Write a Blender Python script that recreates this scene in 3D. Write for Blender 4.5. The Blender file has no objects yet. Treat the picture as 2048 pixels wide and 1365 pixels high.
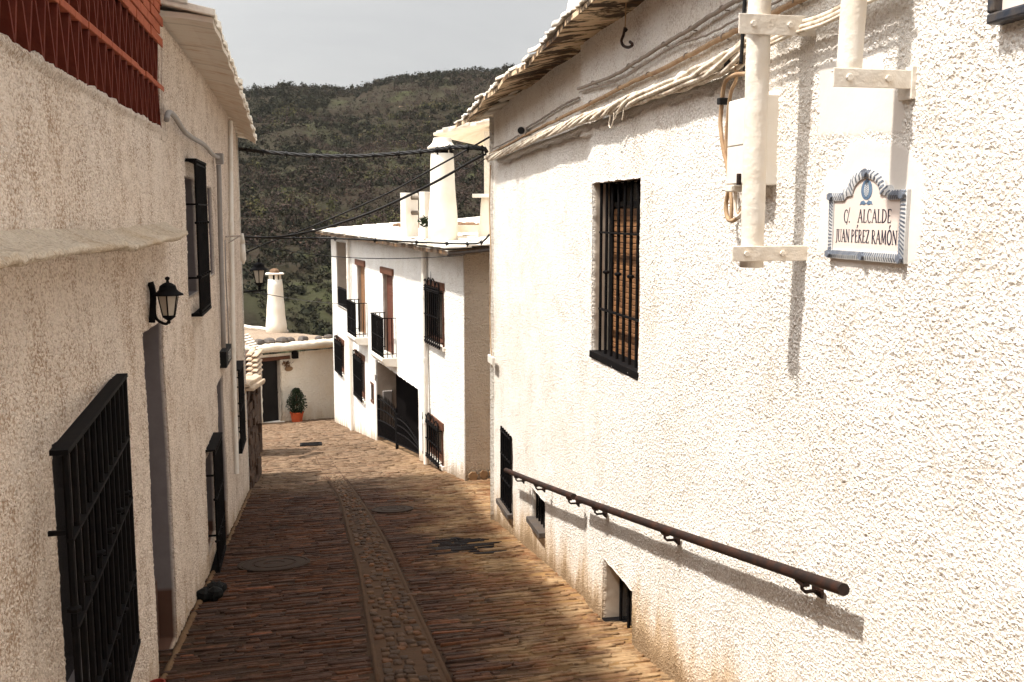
import bpy, math, random
import numpy as np
from mathutils import Vector
R = math.radians
rnd = random.Random(7)
rng = np.random.default_rng(11)
scene = bpy.context.scene
COL = scene.collection

# ------------------------------------------------------------------ camera model (surveyed from the photograph)
F = 1991.0
PITCH = math.atan2(682.5 - 430.0, F)
EYE = 1.75
CP, SP = math.cos(PITCH), math.sin(PITCH)
CAM = np.array([0, 0, EYE])
AZ = R(11.25)
U = np.array([-math.sin(AZ), math.cos(AZ)])           # the way the street runs
V2 = np.array([math.cos(AZ), math.sin(AZ)])           # across the street

def ray(px, py):
    x = (px - 1024.0) / F
    y = (682.5 - py) / F
    return np.array([x, CP + y * SP, -SP + y * CP])

def zst(x, y):
    s = U[0] * x + U[1] * y
    return np.where(s < 10, -0.14 * s, -1.4 - 0.13 * (s - 10))

def on_street(px, py):
    d = ray(px, py)
    lo, hi = 0.5, 80.0
    for _ in range(60):
        m = (lo + hi) / 2
        p = CAM + m * d
        if p[2] > zst(p[0], p[1]): lo = m
        else: hi = m
    return CAM + lo * d

def at_y(px, py, y):
    d = ray(px, py)
    return CAM + d * (y / d[1])

# ------------------------------------------------------------------ numpy noise
def _h(ix, iy, seed):
    n = (ix.astype(np.int64) * 374761393 + iy.astype(np.int64) * 668265263 + seed * 1442695041) & 0x7fffffff
    n = ((n ^ (n >> 13)) * 1274126177) & 0x7fffffff
    return ((n ^ (n >> 16)) & 0xffff) / 65535.0
def vnoise(x, y, seed=0):
    x = np.asarray(x, float); y = np.asarray(y, float)
    ix, iy = np.floor(x), np.floor(y)
    fx, fy = x - ix, y - iy
    fx = fx * fx * (3 - 2 * fx); fy = fy * fy * (3 - 2 * fy)
    a = _h(ix, iy, seed); b = _h(ix + 1, iy, seed); c = _h(ix, iy + 1, seed); d = _h(ix + 1, iy + 1, seed)
    return (a + (b - a) * fx) * (1 - fy) + (c + (d - c) * fx) * fy
def fbm(x, y, seed=0, o=4):
    s = 0; a = 0.5
    for i in range(o):
        s = s + a * vnoise(x * 2 ** i, y * 2 ** i, seed + i * 17); a *= 0.5
    return s / (1 - 0.5 ** o)

# ------------------------------------------------------------------ mesh builder
class MB:
    def __init__(s): s.v = []; s.f = []; s.m = []; s.c = []
    def add(s, vs, fs, m=0, col=None):
        k = len(s.v)
        s.v.extend([tuple(map(float, p)) for p in vs])
        for f in fs:
            s.f.append(tuple(i + k for i in f)); s.m.append(m)
        if col is not None: s.c.extend([col] * len(vs))
    def box(s, o, a, b, c, m=0):
        o, a, b, c = map(np.asarray, (o, a, b, c))
        vs = [o, o + a, o + a + b, o + b, o + c, o + a + c, o + a + b + c, o + b + c]
        fs = [(0, 3, 2, 1), (4, 5, 6, 7), (0, 1, 5, 4), (1, 2, 6, 5), (2, 3, 7, 6), (3, 0, 4, 7)]
        if np.dot(np.cross(a, b), c) < 0: fs = [f[::-1] for f in fs]
        s.add(vs, fs, m)
    def cbox(s, c, a, b, d, m=0):
        c, a, b, d = map(np.asarray, (c, a, b, d)); s.box(c - (a + b + d) / 2, a, b, d, m)
    def tube(s, pts, r, n=8, m=0, cap=True):
        pts = [np.asarray(p, float) for p in pts]
        k = len(pts); rs = r if hasattr(r, '__len__') else [r] * k
        vs = []; prev = None
        for i, p in enumerate(pts):
            t = pts[min(i + 1, k - 1)] - pts[max(i - 1, 0)]
            t = t / (np.linalg.norm(t) + 1e-12)
            if prev is None:
                a = np.cross(t, [0, 0, 1]);
                if np.linalg.norm(a) < 0.05: a = np.cross(t, [1, 0, 0])
            else: a = prev - t * np.dot(prev, t)
            a = a / (np.linalg.norm(a) + 1e-12); prev = a; b = np.cross(t, a)
            for j in range(n):
                q = 2 * math.pi * j / n
                vs.append(p + rs[i] * (math.cos(q) * a + math.sin(q) * b))
        fs = []
        for i in range(k - 1):
            for j in range(n):
                fs.append((i * n + j, i * n + (j + 1) % n, (i + 1) * n + (j + 1) % n, (i + 1) * n + j))
        if cap:
            fs.append(tuple(range(n))[::-1]); fs.append(tuple(range((k - 1) * n, k * n)))
        s.add(vs, fs, m)
    def lathe(s, c, prof, n=20, m=0, wob=0.0, seed=0):
        c = np.asarray(c, float); vs = []; fs = []; rr = random.Random(seed)
        ph = [rr.random() * 6.28 for _ in range(3)]
        for (r, z) in prof:
            for j in range(n):
                q = 2 * math.pi * j / n
                w = 1 + wob * (math.sin(2 * q + ph[0] + z * 3) + 0.6 * math.sin(3 * q + ph[1] - z * 5))
                vs.append(c + [r * w * math.cos(q), r * w * math.sin(q), z])
        k = len(prof)
        for i in range(k - 1):
            for j in range(n):
                fs.append((i * n + j, i * n + (j + 1) % n, (i + 1) * n + (j + 1) % n, (i + 1) * n + j))
        fs.append(tuple(range(n))[::-1]); fs.append(tuple(range((k - 1) * n, k * n)))
        s.add(vs, fs, m)
    def prism(s, poly, vec, m=0):
        poly = [np.asarray(p, float) for p in poly]; vec = np.asarray(vec, float); n = len(poly)
        nn = sum(np.cross(poly[i] - poly[0], poly[(i + 1) % n] - poly[0]) for i in range(n))
        if np.dot(nn, vec) > 0: poly = poly[::-1]
        vs = poly + [p + vec for p in poly]
        fs = [tuple(range(n)), tuple(range(2 * n - 1, n - 1, -1))]
        fs += [(i, i + n, (i + 1) % n + n, (i + 1) % n) for i in range(n)]
        s.add(vs, fs, m)
    def grid(s, g, m=0, flip=False):
        h, w = g.shape[:2]
        fs = []
        for i in range(h - 1):
            for j in range(w - 1):
                q = (i * w + j, i * w + j + 1, (i + 1) * w + j + 1, (i + 1) * w + j)
                fs.append(q[::-1] if flip else q)
        s.add(g.reshape(-1, 3), fs, m)

ORIGIN = {}
def raw_object(name, verts, faces, mats, parent=None, midx=None, smooth=False, origin=None, quads=None, col=None):
    base = np.array(ORIGIN[parent.name]) if parent is not None else np.array(origin if origin is not None else (0, 0, 0), float)
    me = bpy.data.meshes.new(name)
    v = np.asarray(verts, np.float32) - base.astype(np.float32)
    if quads is not None:
        q = np.asarray(quads, np.int32); nq = len(q)
        me.vertices.add(len(v)); me.vertices.foreach_set('co', v.ravel())
        me.loops.add(nq * 4); me.loops.foreach_set('vertex_index', q.ravel())
        me.polygons.add(nq)
        me.polygons.foreach_set('loop_start', np.arange(0, nq * 4, 4, dtype=np.int32))
        me.update(calc_edges=True); me.validate()
    else:
        me.from_pydata([tuple(p) for p in v.tolist()], [], faces)
    if not isinstance(mats, (list, tuple)): mats = [mats]
    for m in mats: me.materials.append(m)
    if midx is not None and len(mats) > 1: me.polygons.foreach_set('material_index', np.asarray(midx, np.int32))
    if smooth: me.polygons.foreach_set('use_smooth', np.ones(len(me.polygons), bool))
    if col is not None:
        at = me.color_attributes.new('tint', 'FLOAT_COLOR', 'POINT')
        c = np.asarray(col, np.float32)
        if c.shape[1] == 3: c = np.concatenate([c, np.ones((len(c), 1), np.float32)], 1)
        at.data.foreach_set('color', c.ravel())
    me.update()
    o = bpy.data.objects.new(name, me); COL.objects.link(o)
    if parent is not None: o.parent = parent
    else: o.location = base.tolist()
    ORIGIN[o.name] = base.tolist()
    return o
def put(name, mb, mat, parent=None, smooth=False, bevel=0.0, origin=None, auto=None):
    o = raw_object(name, mb.v, mb.f, mat, parent, mb.m, smooth, origin, col=mb.c if mb.c else None)
    if bevel:
        b = o.modifiers.new('bevel', 'BEVEL'); b.width = bevel; b.segments = 2; b.limit_method = 'ANGLE'; b.angle_limit = R(40)
    if auto:
        o.data.polygons.foreach_set('use_smooth', np.ones(len(o.data.polygons), bool))
        o.data.set_sharp_from_angle(angle=R(auto))
    return o
def tag(o, label=None, cat=None, group=None, kind=None):
    if label: o['label'] = label
    if cat: o['category'] = cat
    if group: o['group'] = group
    if kind: o['kind'] = kind
    return o
def thing(name, loc, label, cat, group=None):
    o = bpy.data.objects.new(name, None); COL.objects.link(o); o.empty_display_size = 0.2
    o.location = tuple(map(float, loc)); ORIGIN[o.name] = [float(a) for a in loc]
    return tag(o, label, cat, group)

# ------------------------------------------------------------------ materials
def newmat(name):
    m = bpy.data.materials.new(name); m.use_nodes = True
    nt = m.node_tree; nt.nodes.clear()
    out = nt.nodes.new('ShaderNodeOutputMaterial'); b = nt.nodes.new('ShaderNodeBsdfPrincipled')
    nt.links.new(b.outputs[0], out.inputs[0])
    return m, nt, b, out
def setin(nt, sock, val):
    if isinstance(val, bpy.types.NodeSocket): nt.links.new(val, sock)
    elif isinstance(val, (tuple, list)) and len(val) == 3 and sock.type == 'RGBA': sock.default_value = (*val, 1)
    else: sock.default_value = val
def nd(nt, typ, ins=None, out=0, **pr):
    n = nt.nodes.new('ShaderNode' + typ)
    for k, v in pr.items(): setattr(n, k, v)
    for k, v in (ins or {}).items(): setin(nt, n.inputs[k], v)
    return n.outputs[out] if out is not None else n
def pos(nt): return nd(nt, 'NewGeometry', out='Position')
def noise(nt, vec, scale, detail=3, rough=0.55, dist=0.0):
    return nd(nt, 'TexNoise', {'Vector': vec, 'Scale': scale, 'Detail': detail, 'Roughness': rough, 'Distortion': dist})
def voro(nt, vec, scale, feature='F1', out='Distance', rnd_=1.0):
    return nd(nt, 'TexVoronoi', {'Vector': vec, 'Scale': scale, 'Randomness': rnd_}, out=out, feature=feature)
def rng_(nt, x, a, b, c=0.0, d=1.0, smooth=False):
    return nd(nt, 'MapRange', {'Value': x, 'From Min': a, 'From Max': b, 'To Min': c, 'To Max': d}, interpolation_type='SMOOTHSTEP' if smooth else 'LINEAR')
def mth(nt, op, a, b=0.0, c=None):
    i = {0: a, 1: b}
    if c is not None: i[2] = c
    return nd(nt, 'Math', i, operation=op)
def mixc(nt, f, a, b, mode='MIX'):
    n = nt.nodes.new('ShaderNodeMix'); n.data_type = 'RGBA'; n.blend_type = mode
    setin(nt, n.inputs[0], f); setin(nt, n.inputs[6], a); setin(nt, n.inputs[7], b)
    return n.outputs[2]
def scalev(nt, vec, s):
    return nd(nt, 'Mapping', {'Vector': vec, 'Scale': s})
def hgt(nt, p):                                       # height above the sloping street
    return nd(nt, 'VectorMath', {0: p, 1: (float(U[0] * 0.137), float(U[1] * 0.137), 1.0)}, out='Value', operation='DOT_PRODUCT')
def bump(nt, b, h, strength=0.5, dist=0.01):
    n = nd(nt, 'Bump', {'Height': h, 'Strength': strength, 'Distance': dist}); nt.links.new(n, b.inputs['Normal']); return n

def plaster(name, base, warm, lump=38, amp=0.010, displace=True, bumpd=0.012, base_stain=0.6, stain_h=0.55, blotch=0.35, pit=0.35, rev=(0.60, 0.50, 0.40), speck=0.0, streak=0.16, foot=False, pitr=(0.36, 0.04)):
    m, nt, b, out = newmat(name)
    p = pos(nt)
    sc_ = nd(nt, 'SeparateColor', {0: nd(nt, 'Attribute', out='Color', attribute_name='tint')}, out=None); rv = sc_.outputs[0]; sm = sc_.outputs[1]
    big = noise(nt, p, 1.1, 4, 0.6)
    col = mixc(nt, rng_(nt, big, 0.42, 0.72, 0, blotch), base, warm)
    sp = noise(nt, p, 9, 4, 0.65)
    col = mixc(nt, rng_(nt, sp, 0.55, 0.8, 0, blotch * 0.8), col, warm)
    # rain streaks
    stk = noise(nt, scalev(nt, p, (5.5, 5.5, 0.42)), 1.0, 5, 0.65)
    col = mixc(nt, rng_(nt, stk, 0.56, 0.76, 0, streak), col, (warm[0] * 0.66, warm[1] * 0.60, warm[2] * 0.56))
    n1 = noise(nt, p, lump, 3, 0.5)
    n2 = noise(nt, p, lump * 2.3, 3, 0.6)
    wv = nd(nt, 'VectorMath', {0: p, 1: nd(nt, 'VectorMath', {0: nd(nt, 'TexNoise', {'Vector': p, 'Scale': lump * 0.9, 'Detail': 2.0}, out='Color'), 3: 0.028 * 40 / lump}, operation='SCALE')}, operation='ADD')
    gr = rng_(nt, voro(nt, wv, lump * 1.25), 0.66, 0.06)
    gr = mth(nt, 'MULTIPLY', gr, rng_(nt, n1, 0.34, 0.58, 0.25, 1.0))
    h0 = mth(nt, 'ADD', gr, mth(nt, 'MULTIPLY', rng_(nt, n2, 0.3, 0.7), 0.40))
    soft = mth(nt, 'ADD', mth(nt, 'MULTIPLY', noise(nt, p, 11, 4, 0.6), 0.25), 0.58)
    # thick and thin lime: the cast is blunter where many coats have filled it
    h0 = mth(nt, 'ADD', mth(nt, 'MULTIPLY', h0, rng_(nt, noise(nt, p, 1.9, 4, 0.65), 0.34, 0.60, 0.72, 1.08)), rng_(nt, noise(nt, p, 4.5, 3, 0.6), 0.3, 0.7, -0.12, 0.2))
    h0 = mth(nt, 'ADD', mth(nt, 'MULTIPLY', h0, mth(nt, 'SUBTRACT', 1.0, sm)), mth(nt, 'MULTIPLY', mth(nt, 'ADD', mth(nt, 'MULTIPLY', noise(nt, p, 16, 4, 0.6), 0.22), 0.62), sm))
    h = mth(nt, 'ADD', mth(nt, 'MULTIPLY', h0, mth(nt, 'SUBTRACT', 1.0, rv)), mth(nt, 'MULTIPLY', soft, rv))
    if speck:                                            # brown specks scattered at random through the old lime
        k1 = rng_(nt, noise(nt, scalev(nt, p, (1, 1, 0.7)), lump * 0.62, 4, 0.75), 0.52, 0.62, 0, speck)
        k1 = mth(nt, 'MULTIPLY', k1, rng_(nt, noise(nt, p, 1.6, 3, 0.6), 0.30, 0.62, 0.35, 1.0))
        col = mixc(nt, k1, col, (0.20, 0.115, 0.07))
    # the pits of the rough cast take a darker, browner colour
    col = mixc(nt, mth(nt, 'MULTIPLY', sm, 0.8), col, (0.71, 0.65, 0.59))
    col = mixc(nt, mth(nt, 'MULTIPLY', rng_(nt, h, pitr[0], pitr[1], 0, pit), mth(nt, 'SUBTRACT', 1.0, sm)), col, (warm[0] * 0.52, warm[1] * 0.44, warm[2] * 0.37))
    if base_stain:
        hh = hgt(nt, p)
        sn = noise(nt, scalev(nt, p, (3.0, 3.0, 0.9)), 1.6, 5, 0.65)
        k = mth(nt, 'MULTIPLY', rng_(nt, mth(nt, 'ADD', hh, mth(nt, 'MULTIPLY', sn, -0.9)), stain_h - 0.62, -0.45, 0, 1, True), base_stain)
        col = mixc(nt, k, col, (0.52, 0.34, 0.17))
        dk = mth(nt, 'MULTIPLY', rng_(nt, mth(nt, 'ADD', hh, mth(nt, 'MULTIPLY', sn, -0.45)), -0.05, -0.24, 0, 1, True), 0.75 * base_stain)
        col = mixc(nt, dk, col, (0.12, 0.075, 0.04))
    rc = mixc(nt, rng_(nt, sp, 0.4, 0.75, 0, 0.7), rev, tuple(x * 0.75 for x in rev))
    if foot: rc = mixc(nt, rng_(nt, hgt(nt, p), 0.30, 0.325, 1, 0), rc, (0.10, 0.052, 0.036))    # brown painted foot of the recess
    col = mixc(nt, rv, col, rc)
    nt.links.new(col, b.inputs['Base Color'])
    b.inputs['Roughness'].default_value = 0.92
    b.inputs['Specular IOR Level'].default_value = 0.12
    if displace:
        d = nd(nt, 'Displacement', {'Height': h, 'Midlevel': 0.7, 'Scale': amp})
        nt.links.new(d, out.inputs['Displacement']); m.displacement_method = 'BOTH'
    else: bump(nt, b, h, 1.0, bumpd)
    return m
def simple(name, c, rough=0.6, metal=0.0, var=0.25, vs=14, bs=0.3, bd=0.004, c2=None, spec=0.3, stretch=None):
    m, nt, b, out = newmat(name)
    p = pos(nt)
    q = scalev(nt, p, stretch) if stretch else p
    n = noise(nt, q, vs, 5, 0.6)
    c2 = c2 or tuple(x * 0.55 for x in c)
    col = mixc(nt, rng_(nt, n, 0.42, 0.72, 0, var), c, c2)
    nt.links.new(col, b.inputs['Base Color'])
    b.inputs['Roughness'].default_value = rough; b.inputs['Metallic'].default_value = metal
    b.inputs['Specular IOR Level'].default_value = spec
    if bs: bump(nt, b, noise(nt, q, vs * 3, 4, 0.6), bs, bd)
    return m
WHITE = (0.82, 0.765, 0.69); WARM = (0.74, 0.62, 0.47)
M = {}
M['wall_right'] = plaster('rough_cast_white', (0.88, 0.835, 0.775), (0.78, 0.685, 0.565), 56, 0.0092, base_stain=0.85, stain_h=0.60, blotch=0.34, pit=0.55, streak=0.10, rev=(0.66, 0.56, 0.45))
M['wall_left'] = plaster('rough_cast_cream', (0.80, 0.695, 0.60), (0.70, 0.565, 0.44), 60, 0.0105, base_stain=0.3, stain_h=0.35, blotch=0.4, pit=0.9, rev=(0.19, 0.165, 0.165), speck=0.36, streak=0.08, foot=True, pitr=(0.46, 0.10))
M['wall_mid'] = plaster('rough_cast_far', (0.90, 0.87, 0.82), (0.82, 0.74, 0.63), 30, 0.01, displace=False, bumpd=0.014, base_stain=0.55, stain_h=0.5, blotch=0.32, pit=0.35, rev=(0.40, 0.33, 0.27), streak=0.24)  # rev is darkened: shade inside the openings is put into the colour
M['wall_end'] = plaster('limewash', (0.80, 0.73, 0.62), (0.72, 0.58, 0.40), 14, 0.01, displace=False, bumpd=0.015, base_stain=0.5, stain_h=0.6, blotch=0.4, pit=0.1)
M['smooth'] = simple('smooth_render', (0.82, 0.77, 0.70), 0.9, var=0.5, vs=7, c2=WARM, bs=0.35, bd=0.006, spec=0.1)
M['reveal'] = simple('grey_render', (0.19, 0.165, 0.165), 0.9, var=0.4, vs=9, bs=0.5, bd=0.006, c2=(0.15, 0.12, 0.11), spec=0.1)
M['limewash'] = simple('lime_wash', (0.80, 0.72, 0.60), 0.9, var=0.55, vs=5, c2=(0.66, 0.50, 0.32), bs=0.5, bd=0.01, spec=0.1)
M['roof_white'] = simple('whitewashed_slate', (0.82, 0.77, 0.69), 0.9, var=0.7, vs=4, c2=(0.50, 0.38, 0.25), bs=0.7, bd=0.015, spec=0.1)
M['chimney'] = simple('chimney_render', (0.84, 0.78, 0.68), 0.9, var=0.45, vs=2.2, c2=(0.74, 0.60, 0.42), bs=0.5, bd=0.02, spec=0.1)
M['iron'] = simple('black_iron', (0.0065, 0.006, 0.0065), 0.75, var=0.5, vs=30, c2=(0.016, 0.012, 0.010), bs=0.3, bd=0.001, spec=0.06)
M['rust'] = simple('rusty_rail', (0.017, 0.010, 0.008), 0.65, var=0.8, vs=12, c2=(0.060, 0.021, 0.011), bs=0.4, bd=0.001, spec=0.2)
M['steel_white'] = simple('painted_steel', (0.74, 0.68, 0.60), 0.8, var=0.5, vs=6, c2=(0.66, 0.53, 0.38), bs=0.9, bd=0.007, spec=0.15)
M['plastic_grey'] = simple('grey_plastic', (0.30, 0.27, 0.25), 0.6, var=0.3, bs=0.1, spec=0.25)
M['cable_white'] = simple('painted_cable', (0.76, 0.68, 0.56), 0.75, var=0.85, vs=22, c2=(0.30, 0.17, 0.08), bs=0.3, bd=0.002, spec=0.2)
M['cable_ochre'] = simple('ochre_cable', (0.44, 0.30, 0.18), 0.75, var=0.6, vs=16, c2=(0.20, 0.09, 0.04), bs=0.3, bd=0.002, spec=0.2)
M['cable_grey'] = simple('grey_cable', (0.34, 0.28, 0.23), 0.75, var=0.6, vs=16, bs=0.3, bd=0.002, spec=0.2)
M['cable_black'] = simple('black_cable', (0.012, 0.011, 0.011), 0.6, var=0.4, bs=0.1, spec=0.3)
M['brick'] = simple('red_clay', (0.115, 0.024, 0.015), 0.85, var=0.6, vs=18, c2=(0.17, 0.045, 0.025), bs=0.4, bd=0.003, spec=0.1)  # clay darkened to hold the shade in the lattice gaps
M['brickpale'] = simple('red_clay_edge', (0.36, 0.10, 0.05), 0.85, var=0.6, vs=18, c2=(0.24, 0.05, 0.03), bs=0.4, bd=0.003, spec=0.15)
M['wood'] = simple('brown_wood', (0.12, 0.045, 0.022), 0.7, var=0.6, vs=9, c2=(0.05, 0.02, 0.012), bs=0.5, bd=0.003, stretch=(1, 1, 6))
M['wood_dark'] = simple('dark_door', (0.012, 0.010, 0.009), 0.7, var=0.4, vs=6, bs=0.3, bd=0.003)
M['glass_dark'] = simple('dark_glass', (0.007, 0.007, 0.008), 0.25, var=0.2, bs=0.0, spec=0.22)
M['slate'] = simple('slate', (0.075, 0.062, 0.055), 0.7, var=0.6, vs=10, bs=0.5, bd=0.006, c2=(0.13, 0.09, 0.06))
M['terracotta'] = simple('orange_pot', (0.50, 0.085, 0.025), 0.8, var=0.6, vs=8, bs=0.2, bd=0.003)
M['leaf'] = simple('dark_foliage', (0.014, 0.022, 0.010), 0.7, var=0.7, vs=20, c2=(0.035, 0.05, 0.018), bs=0.0, spec=0.2)
M['red_clay_dark'] = simple('red_glazed_pot', (0.20, 0.022, 0.012), 0.6, var=0.4, bs=0.2)
M['black'] = simple('black_rubber', (0.008, 0.008, 0.008), 0.8, var=0.4, vs=30, bs=0.6, bd=0.006, spec=0.2)
M['white_plastic'] = simple('white_plastic', (0.75, 0.70, 0.63), 0.6, var=0.35, vs=8, c2=WARM, bs=0.15, bd=0.003)
M['glass_lamp'] = simple('lamp_glass', (0.50, 0.44, 0.36), 0.35, var=0.5, vs=12, c2=(0.3, 0.24, 0.18), bs=0.0, spec=0.4)
M['tile_face'] = simple('glazed_tile', (0.78, 0.67, 0.60), 0.35, var=0.45, vs=10, c2=(0.70, 0.54, 0.47), bs=0.1, bd=0.001, spec=0.4)
M['ink'] = simple('sign_ink', (0.018, 0.016, 0.035), 0.45, var=0.4, vs=60, bs=0.0, c2=(0.06, 0.06, 0.10))
M['blue'] = simple('sign_blue', (0.10, 0.16, 0.25), 0.45, var=0.6, vs=70, bs=0.0, c2=(0.20, 0.30, 0.40))
M['bluepale'] = simple('sign_pale', (0.60, 0.59, 0.58), 0.45, var=0.3, vs=50, bs=0.0)
M['cave'] = simple('dark_interior', (0.006, 0.005, 0.005), 0.9, bs=0.0, spec=0.02)  # unlit space inside openings, put into a near-black colour

def slats(name, c, c2, pitch):
    m, nt, b, out = newmat(name)
    p = pos(nt); z = nd(nt, 'SeparateXYZ', {0: p}, out=2)
    f = mth(nt, 'FRACT', mth(nt, 'DIVIDE', z, pitch))
    n = noise(nt, scalev(nt, p, (3, 3, 40)), 2, 3)
    col = mixc(nt, rng_(nt, n, 0.35, 0.7), c, c2)
    nt.links.new(col, b.inputs['Base Color']); b.inputs['Roughness'].default_value = 0.6
    bump(nt, b, rng_(nt, f, 0.0, 0.8), 0.8, 0.01)
    return m
M['blind'] = slats('red_brown_blind', (0.16, 0.045, 0.022), (0.09, 0.028, 0.016), 0.06)
M['blind_tan'] = slats('tan_blind', (0.30, 0.15, 0.065), (0.20, 0.09, 0.04), 0.06)

def soffit_mat(name, base, peel, joint=1.0):
    m, nt, b, out = newmat(name)
    tc = nd(nt, 'TexCoord', out='Generated'); p = pos(nt)
    q = nd(nt, 'Mapping', {'Vector': p, 'Rotation': (0, 0, -AZ)})
    n = noise(nt, scalev(nt, q, (2.2, 5.0, 2)), 1.0, 6, 0.72)
    col = mixc(nt, rng_(nt, n, 0.60 - peel, 0.64 - peel, 0, 0.95), base, (0.035, 0.022, 0.016))
    n2 = noise(nt, scalev(nt, q, (2.2, 6.0, 2)), 1.6, 4, 0.7)
    col = mixc(nt, rng_(nt, n2, 0.5, 0.75, 0, 0.7), col, (0.42, 0.22, 0.09))
    # board joints across the overhang
    y = nd(nt, 'SeparateXYZ', {0: q}, out=1)
    fr = mth(nt, 'FRACT', mth(nt, 'MULTIPLY', y, 1.25))
    jt = rng_(nt, mth(nt, 'ABSOLUTE', mth(nt, 'SUBTRACT', fr, 0.5)), 0.012, 0.03, joint, 0)
    col = mixc(nt, jt, col, (0.09, 0.055, 0.03))
    nt.links.new(col, b.inputs['Base Color']); b.inputs['Roughness'].default_value = 0.85; b.inputs['Specular IOR Level'].default_value = 0.1
    bump(nt, b, n, 0.5, 0.02)
    return m
M['soffit_right'] = soffit_mat('peeling_soffit', (0.66, 0.50, 0.33), 0.125)
M['soffit_left'] = soffit_mat('painted_soffit', (0.66, 0.585, 0.50), -0.055, 0.25)
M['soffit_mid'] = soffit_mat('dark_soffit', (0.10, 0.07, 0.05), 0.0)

def street_mats():
    m, nt, b, out = newmat('slate_setts')
    p = pos(nt)
    a = nd(nt, 'Attribute', out='Color', attribute_name='tint')
    live = rng_(nt, nd(nt, 'SeparateColor', {0: a}, out=0), 0.010, 0.022)          # tarred stones stay black
    n = noise(nt, p, 22, 5, 0.65)
    col = mixc(nt, rng_(nt, n, 0.35, 0.75, 0, 0.75), a, (0.030, 0.016, 0.010))
    st = noise(nt, p, 1.7, 5, 0.65)
    cross = nd(nt, 'VectorMath', {0: p, 1: (float(V2[0]), float(V2[1]), 0)}, out='Value', operation='DOT_PRODUCT')
    along = nd(nt, 'VectorMath', {0: p, 1: (float(U[0]), float(U[1]), 0)}, out='Value', operation='DOT_PRODUCT')
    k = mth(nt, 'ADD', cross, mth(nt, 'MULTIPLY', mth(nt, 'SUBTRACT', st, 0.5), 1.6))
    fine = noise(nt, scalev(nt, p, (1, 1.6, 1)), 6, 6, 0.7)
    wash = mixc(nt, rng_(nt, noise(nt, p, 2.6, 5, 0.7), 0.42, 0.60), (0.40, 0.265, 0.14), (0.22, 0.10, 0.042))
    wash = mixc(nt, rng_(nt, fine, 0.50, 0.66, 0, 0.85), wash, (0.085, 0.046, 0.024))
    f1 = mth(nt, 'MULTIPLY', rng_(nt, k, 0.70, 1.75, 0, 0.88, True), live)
    col = mixc(nt, f1, col, wash)                                                   # ochre earth by the wall, made stronger to brighten the sunlit strip
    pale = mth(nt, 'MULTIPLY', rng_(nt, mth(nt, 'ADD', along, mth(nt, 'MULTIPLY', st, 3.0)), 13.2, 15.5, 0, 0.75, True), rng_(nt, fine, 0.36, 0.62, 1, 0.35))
    col = mixc(nt, mth(nt, 'MULTIPLY', pale, live), col, (0.29, 0.20, 0.125))      # paler stone colour brightens the sunlit stretch beyond the bend
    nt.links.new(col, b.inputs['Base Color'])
    nt.links.new(rng_(nt, n, 0.3, 0.7, 0.62, 0.85), b.inputs['Roughness']); b.inputs['Specular IOR Level'].default_value = 0.22
    bump(nt, b, mth(nt, 'ADD', noise(nt, p, 45, 5, 0.65), mth(nt, 'MULTIPLY', noise(nt, p, 9, 3), 0.6)), 0.8, 0.014)
    M['setts'] = m
    m, nt, b, out = newmat('earth_mortar')
    p = pos(nt)
    n = noise(nt, p, 14, 5, 0.65)
    col = mixc(nt, rng_(nt, n, 0.35, 0.7), (0.058, 0.032, 0.017), (0.026, 0.014, 0.008))
    st = noise(nt, p, 1.7, 5, 0.65)
    cross = nd(nt, 'VectorMath', {0: p, 1: (float(V2[0]), float(V2[1]), 0)}, out='Value', operation='DOT_PRODUCT')
    k = mth(nt, 'ADD', cross, mth(nt, 'MULTIPLY', mth(nt, 'SUBTRACT', st, 0.5), 1.6))
    col = mixc(nt, rng_(nt, k, 0.85, 1.9, 0, 0.75, True), col, (0.38, 0.22, 0.09))
    nt.links.new(col, b.inputs['Base Color']); b.inputs['Roughness'].default_value = 0.9; b.inputs['Specular IOR Level'].default_value = 0.15
    bump(nt, b, noise(nt, p, 60, 5, 0.7), 0.8, 0.01)
    M['mortar'] = m
street_mats()
M['gutter_mortar'] = simple('gutter_mortar', (0.070, 0.038, 0.021), 0.9, var=0.7, vs=12, c2=(0.045, 0.026, 0.015), bs=0.7, bd=0.008, spec=0.15)

# ------------------------------------------------------------------ walls
class Wall:
    def __init__(w, A, B, side):
        w.A = np.array(A[:2], float); d = np.array(B[:2], float) - w.A; w.L = float(np.linalg.norm(d)); w.t = d / w.L
        w.n = np.array([w.t[1], -w.t[0]]) * side
        w.t3 = np.array([*w.t, 0.0]); w.n3 = np.array([*w.n, 0.0]); w.z3 = np.array([0, 0, 1.0])
    def P(w, s, z, d=0.0):
        q = w.A + w.t * s + w.n * d; return np.array([q[0], q[1], z])
    def px(w, px, py, d=0.0):
        r = ray(px, py); a = w.A + w.n * d
        k = ((a - CAM[:2]) @ w.n) / (r[:2] @ w.n); p = CAM + k * r
        return float((p[:2] - w.A) @ w.t), float(p[2])
    def at(w, px, py, d=0.0):
        s, z = w.px(px, py, d); return w.P(s, z, d)

def lines(a, b, step, snaps):
    out = [a]
    while out[-1] < b: out.append(out[-1] + (step(out[-1]) if callable(step) else step))
    out = np.array(out); out[-1] = b
    for s in snaps:
        if a < s < b: out[np.argmin(np.abs(out - s))] = s
    return np.unique(out)

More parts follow.
